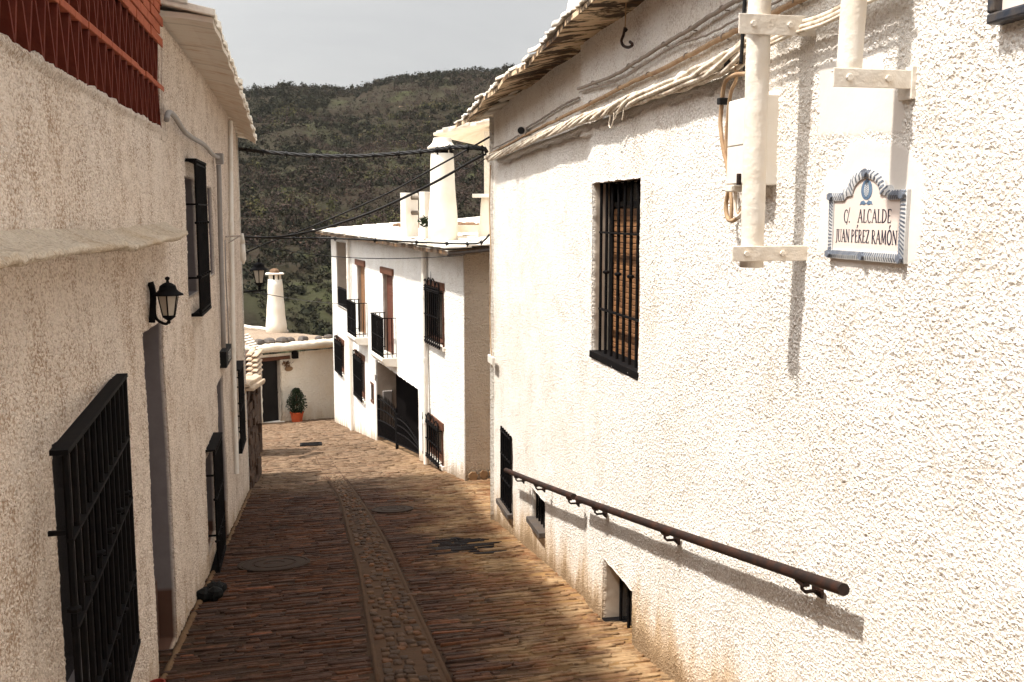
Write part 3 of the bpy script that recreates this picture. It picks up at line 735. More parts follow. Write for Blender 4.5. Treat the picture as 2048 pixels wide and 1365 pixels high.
# ================================================================== RIGHT-HAND HOUSE
WR = Wall((0.843, 4.883), (-0.227, 9.967), -1)
assert WR.n[0] < 0
def right_house():
    h = thing('white_house', WR.P(2.5, float(zst(*WR.P(2.5, 0)[:2]))), 'tall white rough-cast house with a handrail and tiled street name, filling the right side', 'house')
    sEnd = WR.px(980, 700)[0]
    o1 = (WR.px(1282, 400)[0], WR.px(1183, 500)[0], 0.85, 1.955, 0.16)
    a = WR.px(1266, 1240); b = WR.px(1207, 1115); b2 = WR.px(1207, 1235)
    o2 = (a[0], b[0], b2[1] - 0.03, b[1], 0.13)
    a = WR.px(1080, 1040); b = WR.px(1055, 975); b2 = WR.px(1057, 1032)
    o3 = (a[0], b[0], b2[1] - 0.04, b[1], 0.10)
    a = WR.px(1017, 950); b = WR.px(994, 852); b2 = WR.px(994, 995)
    o4 = (a[0], b[0], b2[1] - 0.03, b[1], 0.11)
    step = WR.px(1160, 600)[0]
    def bulge(S, Z):
        st = np.clip((step + 0.05 - S) / np.where(Z > 2.25, 0.04, 0.42), 0, 1); st = st * st * (3 - 2 * st)
        return 0.045 * st - 0.038 + 0.014 * (fbm(S * 0.9, Z * 0.9, 3, 3) - 0.5) + 0.011 * (fbm(S * 3.1, Z * 3.1, 43, 3) - 0.5)
    # hand-smoothed render round the street name and below the second pole
    polys = [[WR.px(*q) for q in pl] for pl in (
        [(1655, 345), (1690, 320), (1700, 275), (1810, 285), (1850, 345), (1850, 470), (1835, 530), (1700, 545), (1640, 505), (1642, 400)],
        [(1640, 140), (1700, 110), (1765, 105), (1775, 150), (1812, 200), (1812, 268), (1700, 270), (1690, 268), (1640, 275)])]
    def smooth(S, Z):
        out = np.zeros_like(S); S2 = S + 0.03 * (fbm(S * 12, Z * 12, 77, 3) - 0.5); Z2 = Z + 0.03 * (fbm(S * 12, Z * 12, 78, 3) - 0.5)
        for pl in polys:
            ins = np.zeros(S.shape, bool); n = len(pl)
            for i in range(n):
                (xa, ya), (xb, yb) = pl[i], pl[(i + 1) % n]
                c = ((ya > Z2) != (yb > Z2)) & (S2 < (xb - xa) * (Z2 - ya) / ((yb - ya) or 1e-9) + xa); ins ^= c
            out = np.maximum(out, ins * 1.0)
        k = out.copy()
        for _ in range(2):
            k[1:-1, 1:-1] = (k[1:-1, 1:-1] * 2 + k[:-2, 1:-1] + k[2:, 1:-1] + k[1:-1, :-2] + k[1:-1, 2:]) / 6
        return k
    ds = lambda s: 0.0085 if -3.2 < s < -0.5 else (min(0.02, 0.0085 + 0.0022 * (s + 0.5)) if s >= -0.5 else 0.08)
    wall_part('wall', WR, -9.0, sEnd, -1.75, 2.93, [o1, o2, o3, o4], M['wall_right'], h, ds, 0.0095, bulge, smooth=smooth)
    # end wall, seen only from further on, and the upper storey behind the camera
    e = Wall(WR.P(sEnd, 0), WR.P(sEnd, 0) - WR.n3 * 6, 1)
    if e.n @ WR.t < 0: e = Wall(WR.P(sEnd, 0), WR.P(sEnd, 0) - WR.n3 * 6, -1)
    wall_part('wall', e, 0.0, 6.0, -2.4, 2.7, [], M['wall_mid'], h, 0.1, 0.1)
    # eave: whitewashed slates over peeling boards
    OUT = [(939, 238), (971, 208), (1021, 162), (1070, 118), (1098, 94), (1133, 58), (1174, 22), (1205, 0)]
    ss = np.linspace(-9.0, sEnd + 0.30, 120)
    rr = random.Random(4)
    over = lambda s: 0.285 + 0.02 * math.sin(s * 2.3) + 0.012 * math.sin(s * 7.1)
    def eave(s): return 2.875 + (0.02 * (0.5 - s) if s < 0.5 else -0.0545 * (s - 0.5)) + 0.008 * math.sin(s * 5)
    def rise(s): return 0.02 + 0.022 * max(0, s - 0.5)
    sof = MB()
    g0 = np.array([[WR.P(s, eave(s) + rise(s) * 1.1, -0.12), WR.P(s, eave(s) + rise(s), 0.02), WR.P(s, eave(s) + rise(s) * 0.5, over(s) * 0.55), WR.P(s, eave(s), over(s))] for s in ss])
    sof.grid(g0); sof.grid(g0 + np.array([0, 0, 0.03]), flip=True)
    ed = np.array([[WR.P(s, eave(s), over(s)), WR.P(s, eave(s) + 0.03, over(s))] for s in ss]); sof.grid(ed)
    en = np.array([[g0[-1, i], g0[-1, i] + np.array([0, 0, 0.03])] for i in range(4)]); sof.grid(en)
    put('soffit', sof, M['soffit_right'], h)
    rf = MB()
    s = -9.0
    while s < sEnd + 0.28:
        w = rr.uniform(0.14, 0.34); 
        for row, (d0, zz) in enumerate(((over(s) + rr.uniform(0.0, 0.03), 0.032), (over(s) - 0.16, 0.060), (over(s) - 0.34, 0.09))):
            th = rr.uniform(0.016, 0.030); z = eave(s) + zz + rr.uniform(-0.004, 0.01)
            n_ = 6
            poly = [WR.P(s + w * q / (n_ - 1), z + 0.004 * rr.uniform(-1, 1), d0 + rr.uniform(-0.014, 0.014)) for q in range(n_)]
            poly += [WR.P(s + w, z + 0.10, d0 - 0.45), WR.P(s, z + 0.10, d0 - 0.45)]
            rf.prism(poly, [0, 0, th])
        s += w - 0.012
    # roof body behind the slates
    g = np.array([[WR.P(s_, eave(s_) + 0.15, -0.02), WR.P(s_, eave(s_) + 0.55, -2.2), WR.P(s_, eave(s_) + 0.75, -5.0)] for s_ in ss])
    rf.grid(g)
    ro = put('roof', rf, M['roof_white'], h, bevel=0.006)
    # whitewashed block on the roof edge
    c = MB(); s_, _ = WR.px(1140, 40, 0.12)
    c.lathe(WR.P(s_, eave(s_) + 0.10, 0.02), [(0.13, 0), (0.12, 0.10), (0.105, 0.19), (0.06, 0.235), (0.02, 0.245)], 14, 0, 0.06, 3)
    put('ridge_stone', c, M['roof_white'], ro, smooth=True)

    def window(o, panel, pm, bars, hz, dgr, knobs=(), sill=None, r=0.011):
        w = MB(); d = o[4]
        slab(WR, o[0] - 0.03, o[1] + 0.03, o[2] - 0.03, o[3] + 0.03, -d - 0.03, -d + 0.004, w)
        win = put('window', w, M['glass_dark'], h)
        if panel: panel(win, o)
        grille(WR, o[0] + 0.05, o[1] - 0.06, o[2] - 0.01, o[3] + 0.01, -dgr, bars, hz, win, knobs=knobs, r=r)
        if sill:
            q = MB(); slab(WR, o[0] - 0.005, o[1] + 0.01, o[2] - 0.025, o[2] + 0.022, -d, sill, q); put('sill', q, M['iron' if sill < 0.008 else 'slate'], win, bevel=0.004)
        return win
    def blind(win, o):
        top = WR.px(1250, 412)[1]; fr = MB(); d = o[4]
        for (a, b) in ((o[0], o[0] + 0.05), (o[1] - 0.03, o[1])): slab(WR, a, b, o[2], o[3], -d, -d + 0.045, fr)
        slab(WR, o[0], o[1], top, top + 0.03, -d, -d + 0.03, fr); put('frame', fr, M['wood_dark'], win)
        bl = MB(); n = int((top - o[2]) / 0.034)
        for i in range(n):
            z = o[2] + 0.03 + i * 0.034; bl.box(WR.P(o[0] + 0.05, z, -d + 0.012), WR.t3 * (o[1] - o[0] - 0.08), WR.n3 * 0.014 + [0, 0, -0.014], [0, 0, 0.024])
        put('blind', bl, M['slat_orange'], win)
    M['slat_orange'] = simple('orange_slats', (0.27, 0.13, 0.055), 0.6, var=0.95, vs=3.2, c2=(0.075, 0.034, 0.018), bs=0.2, stretch=(2, 2, 9))
    window(o1, blind, None, 8, (0.275, 0.71, 0.985), 0.045, (0.49,), 0.006, 0.0105)
    window(o2, None, None, 4, (0.02, 0.98), 0.10, sill=0.005, r=0.011)
    window(o3, None, None, 5, (0.05, 0.95), 0.07, sill=0.010)
    window(o4, None, None, 6, (0.06, 0.36, 0.66, 0.95), 0.03, sill=0.012)
    return h
right_house()

def handrail(pa, pb, brs, label):
    d = 0.085
    a, b = WR.at(*pa, d), WR.at(*pb, d)
    e = thing('handrail', (a + b) / 2, label, 'handrail', 'rusty pipe handrails on the right wall')
    mb = MB(); mb.tube([a + (b - a) * i / 6 + [0, 0, -0.004 * math.sin(math.pi * i / 6)] for i in range(7)], 0.0215, 14)
    put('rail', mb, M['rust'], e, auto=40)
    for px in brs:
        k = (WR.px(px, np.interp(px, sorted([pa[0], pb[0]]), [pb[1], pa[1]] if pa[0] > pb[0] else [pa[1], pb[1]]), d)[0])
        z = a[2] + (b[2] - a[2]) * (k - WR.px(*pa, d)[0]) / (WR.px(*pb, d)[0] - WR.px(*pa, d)[0])
        br = MB()
        pts = [WR.P(k, z - 0.022, d), WR.P(k, z - 0.05, d), WR.P(k, z - 0.062, d - 0.012), WR.P(k, z - 0.062, -0.03)]
        br.tube(pts, 0.007, 7)
        slab(WR, k - 0.03, k + 0.03, z - 0.032, z - 0.018, d - 0.014, d + 0.014, br)
        br.cbox(WR.P(k, z - 0.062, 0.022), WR.t3 * 0.07, WR.n3 * 0.010, WR.z3 * 0.034)
        put('bracket', br, M['rust'], e, auto=40)
handrail((1688, 1180), (1156, 998), (1605, 1330, 1190), 'long nearer length of rusty pipe handrail ending bluntly on the right wall')
handrail((1148, 994), (1012, 941), (1138, 1072, 1032), 'short further length of rusty pipe handrail reaching the barred low window')

def poles():
    M['steel_white'].name
    d = 0.2
    sA, zA = WR.px(1503, 535, d)
    e = thing('steel_pole', WR.P(sA, zA, d), 'white painted steel pole on two wall brackets in front of the junction box', 'pole', 'steel poles bracketed to the right wall')
    mb = MB(); g = random.Random(2)
    pts = [WR.P(sA, zA + (4.4 - zA) * i / 60, d) for i in range(61)]
    mb.tube(pts, [0.041 + g.uniform(0, 0.0025) for _ in pts], 18); put('pole', mb, M['steel_white'], e, smooth=True)
    def bracket(par, sW, z, dl, ht=0.055, w=0.05, m='steel_white', foot=False):
        b = MB()
        # L-angle standing out from the wall: upright flange faces the camera
        slab(WR, sW - 0.006, sW, z - ht, z, -0.04, dl, b)
        slab(WR, sW, sW + w, z - 0.006, z, -0.04, dl - 0.02, b)
        if foot: slab(WR, sW - 0.012, sW + w + 0.01, z - ht - 0.03, z + 0.012, -0.03, 0.020, b)
        for q in (0.35, 0.82):
            c = WR.P(sW - 0.006, z - ht * 0.5, dl * q)
            b.tube([c, c - WR.t3 * 0.009], 0.012, 6)
        put('bracket', b, M[m], par, bevel=0.002)
    s0, z0 = WR.px(1610, 497); bracket(e, sA - 0.046, z0 + 0.01, 0.30)
    s1, z1 = WR.px(1505, 40, 0.2); bracket(e, sA - 0.046, z1 - 0.0, 0.30, 0.07)
    sB, zB = WR.px(1697, 145, 0.2)
    e2 = thing('steel_pole', WR.P(sB, zB, 0.2), 'white painted steel pole above the street name on a single bracket', 'pole', 'steel poles bracketed to the right wall')
    mb = MB(); pts = [WR.P(sB, zB - 0.03, 0.20) + (np.array([0.035, 0.01, 1.0]) * 1.9) * i / 30 for i in range(31)]
    mb.tube(pts, [0.037 + g.uniform(0, 0.002) for _ in pts], 18); put('pole', mb, M['steel_white'], e2, smooth=True)
    bracket(e2, sB - 0.042, zB + 0.005, 0.275, 0.055, foot=True)
poles()

def junction_box():
    d = 0.085
    a = WR.px(1531, 380, d); b = WR.px(1457, 200, d); c = WR.px(1460, 366, d)
    s0, s1, z0, z1 = a[0] + 0.075, b[0], 1.865, 2.215
    e = thing('junction_box', WR.P((s0 + s1) / 2, z0, 0), 'white electrical junction box on the wall behind the near pole', 'junction box')
    mb = MB(); slab(WR, s0, s1, z0, z1, -0.03, d, mb); put('case', mb, M['white_plastic'], e, bevel=0.006)
    mb = MB(); slab(WR, s0 + 0.01, s1 - 0.01, z0 + 0.012, z0 + 0.16, d, d + 0.004, mb); slab(WR, s0 + 0.01, s1 - 0.01, z0 + 0.166, z1 - 0.012, d, d + 0.004, mb); put('cover', mb, M['white_plastic'], e, bevel=0.002)
    mb = MB(); slab(WR, (s0 + s1) / 2 - 0.01, (s0 + s1) / 2 + 0.012, z0 + 0.005, z0 + 0.05, d + 0.004, d + 0.016, mb); put('latch', mb, M['rust'], e, bevel=0.002)
junction_box()

def wcable(name, px, r, mat, label, cat='cable', d=0.03, grp='cables clipped to the right wall', clips=None, wob=0.003):
    pts = spline([WR.at(x, y, d) for x, y in px], 8); g = random.Random(len(px) * 7 + px[0][0])
    pts = [p + np.array([0, 0, g.uniform(-wob, wob)]) for p in pts]
    e = thing(name, pts[0], label, cat, grp)
    mb = MB(); mb.tube(pts, r, 8); put('sheath', mb, M[mat], e, smooth=True)
    if clips:
        for i in range(4, len(pts) - 2, clips):
            c = MB(); p = pts[i]
            for q in (0,):
                ring = [p + (WR.n3 * math.cos(a) + np.array([0, 0, 1]) * math.sin(a)) * (r + 0.003) for a in np.linspace(-0.4, 3.6, 9)]
                ring.append(ring[-1] - WR.n3 * 0.04)
                c.tube(ring, 0.0032, 5)
            put('clip', c, M['cable_grey'], e, smooth=True)
wcable('wall_cable', [(1156, 178), (1226, 152), (1277, 121), (1344, 79), (1388, 54), (1445, 17), (1500, -12), (1600, -70)], 0.0105, 'cable_grey', 'topmost grey cable under the eave of the right house', d=0.032, clips=9)
wcable('wall_cable', [(1159, 185), (1200, 172), (1243, 158), (1338, 98), (1412, 71), (1479, 37), (1560, 0), (1650, -50)], 0.005, 'cable_grey', 'thin grey cable hanging just below the topmost one on the right wall', d=0.026)
wcable('wall_cable', [(980, 309), (1030, 282), (1080, 256), (1152, 222), (1210, 193), (1270, 162), (1327, 138), (1422, 88), (1469, 64), (1540, 30), (1640, -20)], 0.0125, 'cable_ochre', 'ochre brown cable clipped above the twisted bundle', d=0.026, clips=8)
wcable('wall_cable', [(984, 318), (1040, 290), (1100, 262), (1156, 240)], 0.005, 'cable_ochre', 'thin brown cable along the wall between bundle and ochre cable', d=-0.01)
wcable('wall_cable', [(1050, 259), (1075, 243), (1108, 222), (1135, 206), (1158, 196)], 0.0075, 'cable_grey', 'short brown cable leading up from the pipe stub', d=-0.018)
wcable('wall_cable', [(985, 298), (1015, 284), (1045, 266)], 0.006, 'cable_grey', 'short cable from the house corner to the pipe stub', d=-0.018)
wcable('wall_cable', [(981, 330), (979, 420), (982, 520), (980, 640), (984, 735)], 0.006, 'cable_ochre', 'thin brown cable running down the far corner of the right house', d=0.012)

M['wall_crust'] = plaster('lime_crust', (0.84, 0.79, 0.73), (0.76, 0.66, 0.54), 70, 0.008, displace=False, bumpd=0.02, base_stain=0, pit=0.4)
def bundle():
    C = [(975, 318), (1010, 303), (1060, 281), (1110, 262), (1160, 240), (1215, 222), (1262, 199), (1310, 182), (1370, 162), (1420, 146), (1462, 122), (1500, 96)]
    path = spline([WR.at(x, y, 0.062) for x, y in C], 14); n = len(path)
    e = thing('cable_bundle', path[0], 'thick twisted bundle of whitewashed cables sagging along the right wall', 'cable bundle')
    g = random.Random(8)
    for k in range(7):
        mb = MB(); ph = 2 * math.pi * k / 7; pts = []
        for i, p in enumerate(path):
            f = i / (n - 1); tw = 26 * f if f < 0.55 else 26 * 0.55 + 5 * (f - 0.55)
            rad = 0.020 + 0.020 * max(0, f - 0.3) / 0.7 + 0.010 * math.sin(f * 19 + k) * f
            if k == 6: rad *= 0.2
            rad += 0.007 * math.sin(i * 0.37 + k * 2.1) * math.sin(i * 0.11 + k)
            a = ph + tw
            pts.append(p + WR.n3 * rad * math.cos(a) * 0.8 + np.array([0, 0, 1]) * rad * math.sin(a))
        mb.tube(pts, g.uniform(0.0105, 0.0140) * (0.85 if k % 2 else 1), 7); put('strand', mb, M['cable_white'], e, smooth=True)
    # ragged crust of lime hanging under the cables
    cr = MB(); rows = []
    for i in range(6, n - 12):
        q = i * 0.37; d_ = 0.030 + 0.055 * max(0.0, fbm(q * 1.3, 2.0, 91, 4) - 0.33); o_ = 0.022 * fbm(q * 2.1, 5.0, 92, 4)
        b0 = path[i] - WR.n3 * 0.062
        rows.append([b0 + WR.n3 * -0.03 + [0, 0, -0.02], b0 + WR.n3 * (0.012 + o_) + [0, 0, -0.024], b0 + WR.n3 * (0.016 + o_) + [0, 0, -0.024 - d_ * 0.5], b0 + WR.n3 * (0.006 + o_ * 0.5) + [0, 0, -0.024 - d_], b0 + WR.n3 * -0.03 + [0, 0, -0.020 - d_]])
    cr.grid(np.array(rows, float))
    put('lime_crust', cr, M['wall_crust'], e, smooth=True)
    for px, py, s_ in ((1232, 214, 0.034), (1262, 200, 0.034), (1312, 182, 0.036), (1366, 162, 0.042)):
        mb = MB(); p = WR.at(px, py, 0.045); ax = np.array(WR.t3) * 0.9 + np.array([0, 0, -0.25])
        mb.tube([p - ax * 0.018, p + ax * 0.018], s_, 12); put('tie', mb, M['cable_white' if px != 1262 else 'cable_black'], e, smooth=True)
    mb = MB(); p = WR.at(1462, 120, 0.055)
    mb.cbox(p, WR.t3 * 0.035, WR.n3 * 0.05, WR.z3 * 0.085)
    for q in (-0.022, 0.0, 0.022): mb.tube([p + WR.t3 * 0.08 + [0, 0, q - 0.012], p - WR.t3 * 0.055 + [0, 0, q + 0.008]], 0.011, 8)
    put('splice_clamp', mb, M['cable_black'], e, bevel=0.003)
    # loose ends hanging from the ties
    for pts in ([(1212, 223), (1220, 232), (1218, 250), (1222, 256), (1227, 240), (1228, 226)], [(1250, 206), (1236, 226), (1227, 243)], [(1247, 205), (1247, 225), (1244, 241)], [(1252, 204), (1235, 215), (1222, 224)]):
        mb = MB(); mb.tube(spline([WR.at(x, y, 0.075) for x, y in pts], 6), 0.004, 6); put('loose_wire', mb, M['cable_white'], e, smooth=True)
    for k, off in enumerate((0, 9, 17)):
        pts = [WR.at(x, y + off, 0.05 + 0.012 * k) for x, y in ((1480, 105), (1530, 78), (1590, 50), (1650, 30), (1720, -5), (1800, -40))]
        mb = MB(); mb.tube(spline(pts, 6), 0.009 - 0.002 * (k == 2), 7); put('strand', mb, M['cable_white'], e, smooth=True)
bundle()

def drop_cables():
    grp = 'brown cables looping beside the junction box'
    def c(pts, r, label, mat='cable_ochre'):
        p = spline([WR.at(x, y, d) for x, y, d in pts], 8); mb = MB(); mb.tube(p, r, 8)
        tag(put('wall_cable', mb, M[mat], smooth=True, origin=p[0]), label, 'cable', grp)
    c([(1497, 148, 0.07), (1470, 150, 0.07), (1450, 165, 0.06), (1444, 205, 0.05), (1441, 250, 0.05), (1447, 300, 0.05), (1455, 335, 0.05), (1458, 372, 0.06), (1452, 410, 0.06), (1456, 438, 0.06), (1470, 440, 0.06), (1484, 420, 0.06), (1490, 400, 0.06)], 0.0095, 'outer brown cable looping left of the junction box')
    c([(1473, 130, 0.06), (1472, 160, 0.06), (1462, 185, 0.05), (1456, 230, 0.04), (1452, 300, 0.04), (1460, 372, 0.05), (1463, 410, 0.06), (1462, 440, 0.06)], 0.008, 'inner brown cable hugging the edge of the junction box')
    c([(1472, 372, 0.07), (1470, 405, 0.07), (1474, 434, 0.07), (1490, 418, 0.07), (1500, 396, 0.07)], 0.008, 'short brown cable loop hanging under the junction box', 'cable_white')
    c([(1482, 128, 0.1), (1486, 60, 0.1), (1490, -10, 0.1)], 0.008, 'black cable rising to the pole above the splice clamp', 'cable_black')
    mb = MB(); p = WR.at(1472, 378, 0.06); mb.cbox(p, WR.t3 * 0.06, WR.n3 * 0.07, WR.z3 * 0.026)
    tag(put('cable_clip', mb, M['steel_white'], bevel=0.004, origin=p), 'pale strap clip gathering the cables below the junction box', 'clip')
    mb = MB(); p = WR.at(1447, 203, 0.05)
    mb.cbox(p, WR.t3 * 0.03, WR.n3 * 0.05, WR.z3 * 0.028); tag(put('cable_clip', mb, M['cable_black'], bevel=0.004, origin=p), 'small black clip on the outer brown cable', 'clip')
drop_cables()

def small_right():
    # pipe stub with cables coming out
    p = WR.at(1045, 264, 0.0)
    e = thing('pipe_stub', p, 'short white pipe stub poking out of the right wall under the eave', 'pipe')
    ax = WR.n3 * 0.30 - WR.t3 * 0.95; mb = MB()
    mb.tube([p - ax * 0.06, p + ax * 0.10], 0.034, 16); mb.tube([p + ax * 0.10, p + ax * 0.125], 0.04, 16); put('pipe', mb, M['white_plastic'], e, auto=40)
    mb = MB(); mb.tube([p + ax * 0.11, p + ax * 0.128], 0.030, 14); put('mouth', mb, M['cable_black'], e)
    # iron hook below the eave
    a = WR.at(1252, 5, 0.10); b = WR.at(1250, 62, 0.08)
    e = thing('iron_hook', b, 'rusty iron hook hanging on a wire from the eave', 'hook')
    mb = MB(); mb.tube([a, b], 0.0035, 6); put('wire', mb, M['cable_ochre'], e)
    c = [(1250, 55), (1247, 70), (1243, 82), (1247, 92), (1257, 95), (1265, 90), (1260, 84)]
    mb = MB(); mb.tube(spline([WR.at(x, y, 0.08) for x, y in c], 6), 0.008, 8); mb.lathe(WR.at(1251, 60, 0.08), [(0.005, -0.012), (0.014, 0), (0.005, 0.012)], 8); put('hook', mb, M['rust'], e, smooth=True)
    # dark framed plaque in the upper corner
    a = WR.px(2004, 52, 0.0); z0 = a[1]; s1 = a[0]
    e = thing('framed_plaque', WR.P(s1 - 0.2, z0, 0), 'dark framed pale plaque on the right wall, above the street name', 'plaque')
    fr = MB(); s0 = s1 - 0.42; z1 = z0 + 0.32; w = 0.028
    slab(WR, s0, s1, z0, z0 + w, -0.01, 0.05, fr); slab(WR, s0, s1, z1 - w, z1, -0.01, 0.05, fr); slab(WR, s0, s0 + w, z0 + w, z1 - w, -0.01, 0.05, fr); slab(WR, s1 - w, s1, z0 + w, z1 - w, -0.01, 0.05, fr)
    put('frame', fr, M['frame_blue'], e, bevel=0.006)
    mb = MB(); slab(WR, s0 + w, s1 - w, z0 + w, z1 - w, -0.01, 0.024, mb); put('panel', mb, M['tile_face'], e)
    # tiny white bell box at the far corner
    p = WR.at(985, 720, 0.02); mb = MB(); slab(WR, WR.px(990, 722)[0], WR.px(981, 722)[0], WR.px(985, 727)[1], WR.px(985, 712)[1], 0, 0.03, mb)
    tag(put('socket_box', mb, M['white_plastic'], bevel=0.004, origin=p), 'tiny white box at the far corner of the right wall', 'box')
def speckled():
    m, nt, b, out = newmat('speckled_panel'); p = pos(nt)
    v = noise(nt, p, 45, 3, 0.7)
    nt.links.new(mixc(nt, rng_(nt, v, 0.54, 0.58), (0.012, 0.012, 0.012), (0.45, 0.42, 0.38)), b.inputs['Base Color']); b.inputs['Roughness'].default_value = 0.6
    M['speckled'] = m
speckled()
M['frame_blue'] = simple('dark_blue_frame', (0.022, 0.028, 0.042), 0.55, var=0.8, vs=18, c2=(0.12, 0.09, 0.06), bs=0.4, bd=0.003)
small_right()

# ------------------------------------------------------------------ the tiled street name
def street_sign():
    dB = 0.024
    sL, zb = WR.px(1653, 516, dB); sR, _ = WR.px(1806, 523, dB)
    zt = WR.px(1735, 382, dB)[1]; za = WR.px(1728, 338, dB)[1]
    Wd = sL - sR; H = zt - zb; AH = za - zt
    e = thing('street_sign', WR.P((sL + sR) / 2, zb, 0), 'glazed tile street name sign with arched top and blue border', 'street sign')
    def Q(x, y, d): return WR.P(sL - x, zb + y, d)       # x to the right, y up, in the tile
    bw = 0.031
    cx = Wd * 0.5; rO = Wd * 0.235; rI = rO - bw * 0.85
    def outline(off):
        o = off; r = rO - o * 0.85
        pts = [(o, o), (Wd - o, o), (Wd - o, H - o), (cx + rO * 1.32 - o * 0.3, H - o)]
        pts += [(cx + rO * 1.22 - o * 0.5, H + 0.014 - o), (cx + r, H + 0.018 - o)]
        base = 0.018
        for i in range(1, 12):
            q = math.pi * i / 12; pts.append((cx + r * math.cos(q), H + base - o + (AH - base) * math.sin(q)))
        pts += [(cx - r, H + 0.018 - o), (cx - rO * 1.22 + o * 0.5, H + 0.014 - o), (cx - rO * 1.32 + o * 0.3, H - o), (o, H - o)]
        return pts
    out, inn = outline(0), outline(bw)
    mb = MB(); mb.prism([Q(x, y, 0.002) for x, y in outline(0.004)], WR.n3 * (dB - 0.008)); put('tile', mb, M['tile_face'], e)
    fr = MB(); n = len(out)
    mid = [((a[0] + b[0]) / 2, (a[1] + b[1]) / 2) for a, b in zip(out, inn)]
    rings = [[Q(x, y, 0.004) for x, y in out], [Q(x, y, dB - 0.003) for x, y in out], [Q(x, y, dB + 0.004) for x, y in mid], [Q(x, y, dB - 0.001) for x, y in inn], [Q(x, y, dB - 0.010) for x, y in inn]]
    vs = [p for r_ in rings for p in r_]; fs = []
    for i in range(4):
        for j in range(n): fs.append((i * n + j, (i + 1) * n + j, (i + 1) * n + (j + 1) % n, i * n + (j + 1) % n))
    fr.add(vs, fs); fo = put('border', fr, M['bluepale'], e, auto=50)
    # painted slanting strokes round the border, and rosettes at its corners
    stp = MB(); g = random.Random(3)
    def edge(i, t):
        a = np.array(out[i]) * (1 - t) + np.array(out[(i + 1) % n]) * t; b = np.array(inn[i]) * (1 - t) + np.array(inn[(i + 1) % n]) * t; return a, b
    for i in range(n):
        L = math.dist(out[i], out[(i + 1) % n]); k = max(1, int(L / 0.0135))
        for j in range(k):
            t = (j + 0.5) / k; sh = 0.020 / max(L, 0.02)
            a, _ = edge(i, min(1, max(0, t - sh * 0.5))); _, b = edge(i, min(1, max(0, t + sh * 0.5)))
            m_ = (edge(i, t)[0] + edge(i, t)[1]) / 2
            w = g.uniform(0.0022, 0.0036); dr = (b - a) / (np.linalg.norm(b - a) + 1e-9); pr = np.array([-dr[1], dr[0]]) * w
            a = a + (b - a) * 0.08; b = a + (b - a) * 0.92
            A0, A1, B0, B1, C0, C1 = a - pr, a + pr, m_ - pr, m_ + pr, b - pr, b + pr
            stp.add([Q(*A0, dB - 0.0005), Q(*A1, dB - 0.0005), Q(*B1, dB + 0.0052), Q(*B0, dB + 0.0052), Q(*C0, dB + 0.0008), Q(*C1, dB + 0.0008)], [(0, 1, 2, 3), (3, 2, 5, 4)])
    put('stroke_pattern', stp, M['strokes'], fo)
    for (x, y) in ((bw / 2, bw / 2), (Wd - bw / 2, bw / 2), (bw / 2, H - bw / 2), (Wd - bw / 2, H - bw / 2), (Wd / 2, bw / 2), (cx, H + AH - bw * 0.42)):
        ros = MB(); ros.prism([Q(x + 0.0125 * math.cos(q) * (1 + 0.15 * math.cos(5 * q)), y + 0.0125 * math.sin(q) * (1 + 0.15 * math.cos(5 * q)), dB + 0.002) for q in np.linspace(0, 2 * math.pi, 21)[:-1]], WR.n3 * 0.009)
        put('rosette', ros, M['strokes'], fo)
    # lettering: brush strokes, thick downs and thin ups with small serifs
    face = dB - 0.006
    LT = [MB()]; cnt = [0]
    def stroke(pts, w0, w1=None):
        w1 = w0 if w1 is None else w1; n_ = len(pts); L = []; Rr = []
        for i, p in enumerate(pts):
            p = np.array(p); t = np.array(pts[min(i + 1, n_ - 1)]) - np.array(pts[max(i - 1, 0)]); t = t / (np.linalg.norm(t) + 1e-9)
            w = w0 + (w1 - w0) * i / max(1, n_ - 1); pr = np.array([-t[1], t[0]]) * w / 2; L.append(p + pr); Rr.append(p - pr)
        cnt[0] += 1; h = 0.0010 + 0.00004 * (cnt[0] % 7)
        for i in range(n_ - 1):
            LT[0].prism([Q(*L[i], face - 0.001), Q(*L[i + 1], face - 0.001), Q(*Rr[i + 1], face - 0.001), Q(*Rr[i], face - 0.001)], WR.n3 * (h + 0.001))
    TH, TN = 0.17, 0.075
    def arc(cx_, cy_, rx, ry, a0, a1, n_=12): return [(cx_ + rx * math.cos(R(a0 + (a1 - a0) * i / n_)), cy_ + ry * math.sin(R(a0 + (a1 - a0) * i / n_))) for i in range(n_ + 1)]
    def sf(x, y, w=0.22): return ([(x - w / 2, y), (x + w / 2, y)], TN * 0.8, TN * 0.8)
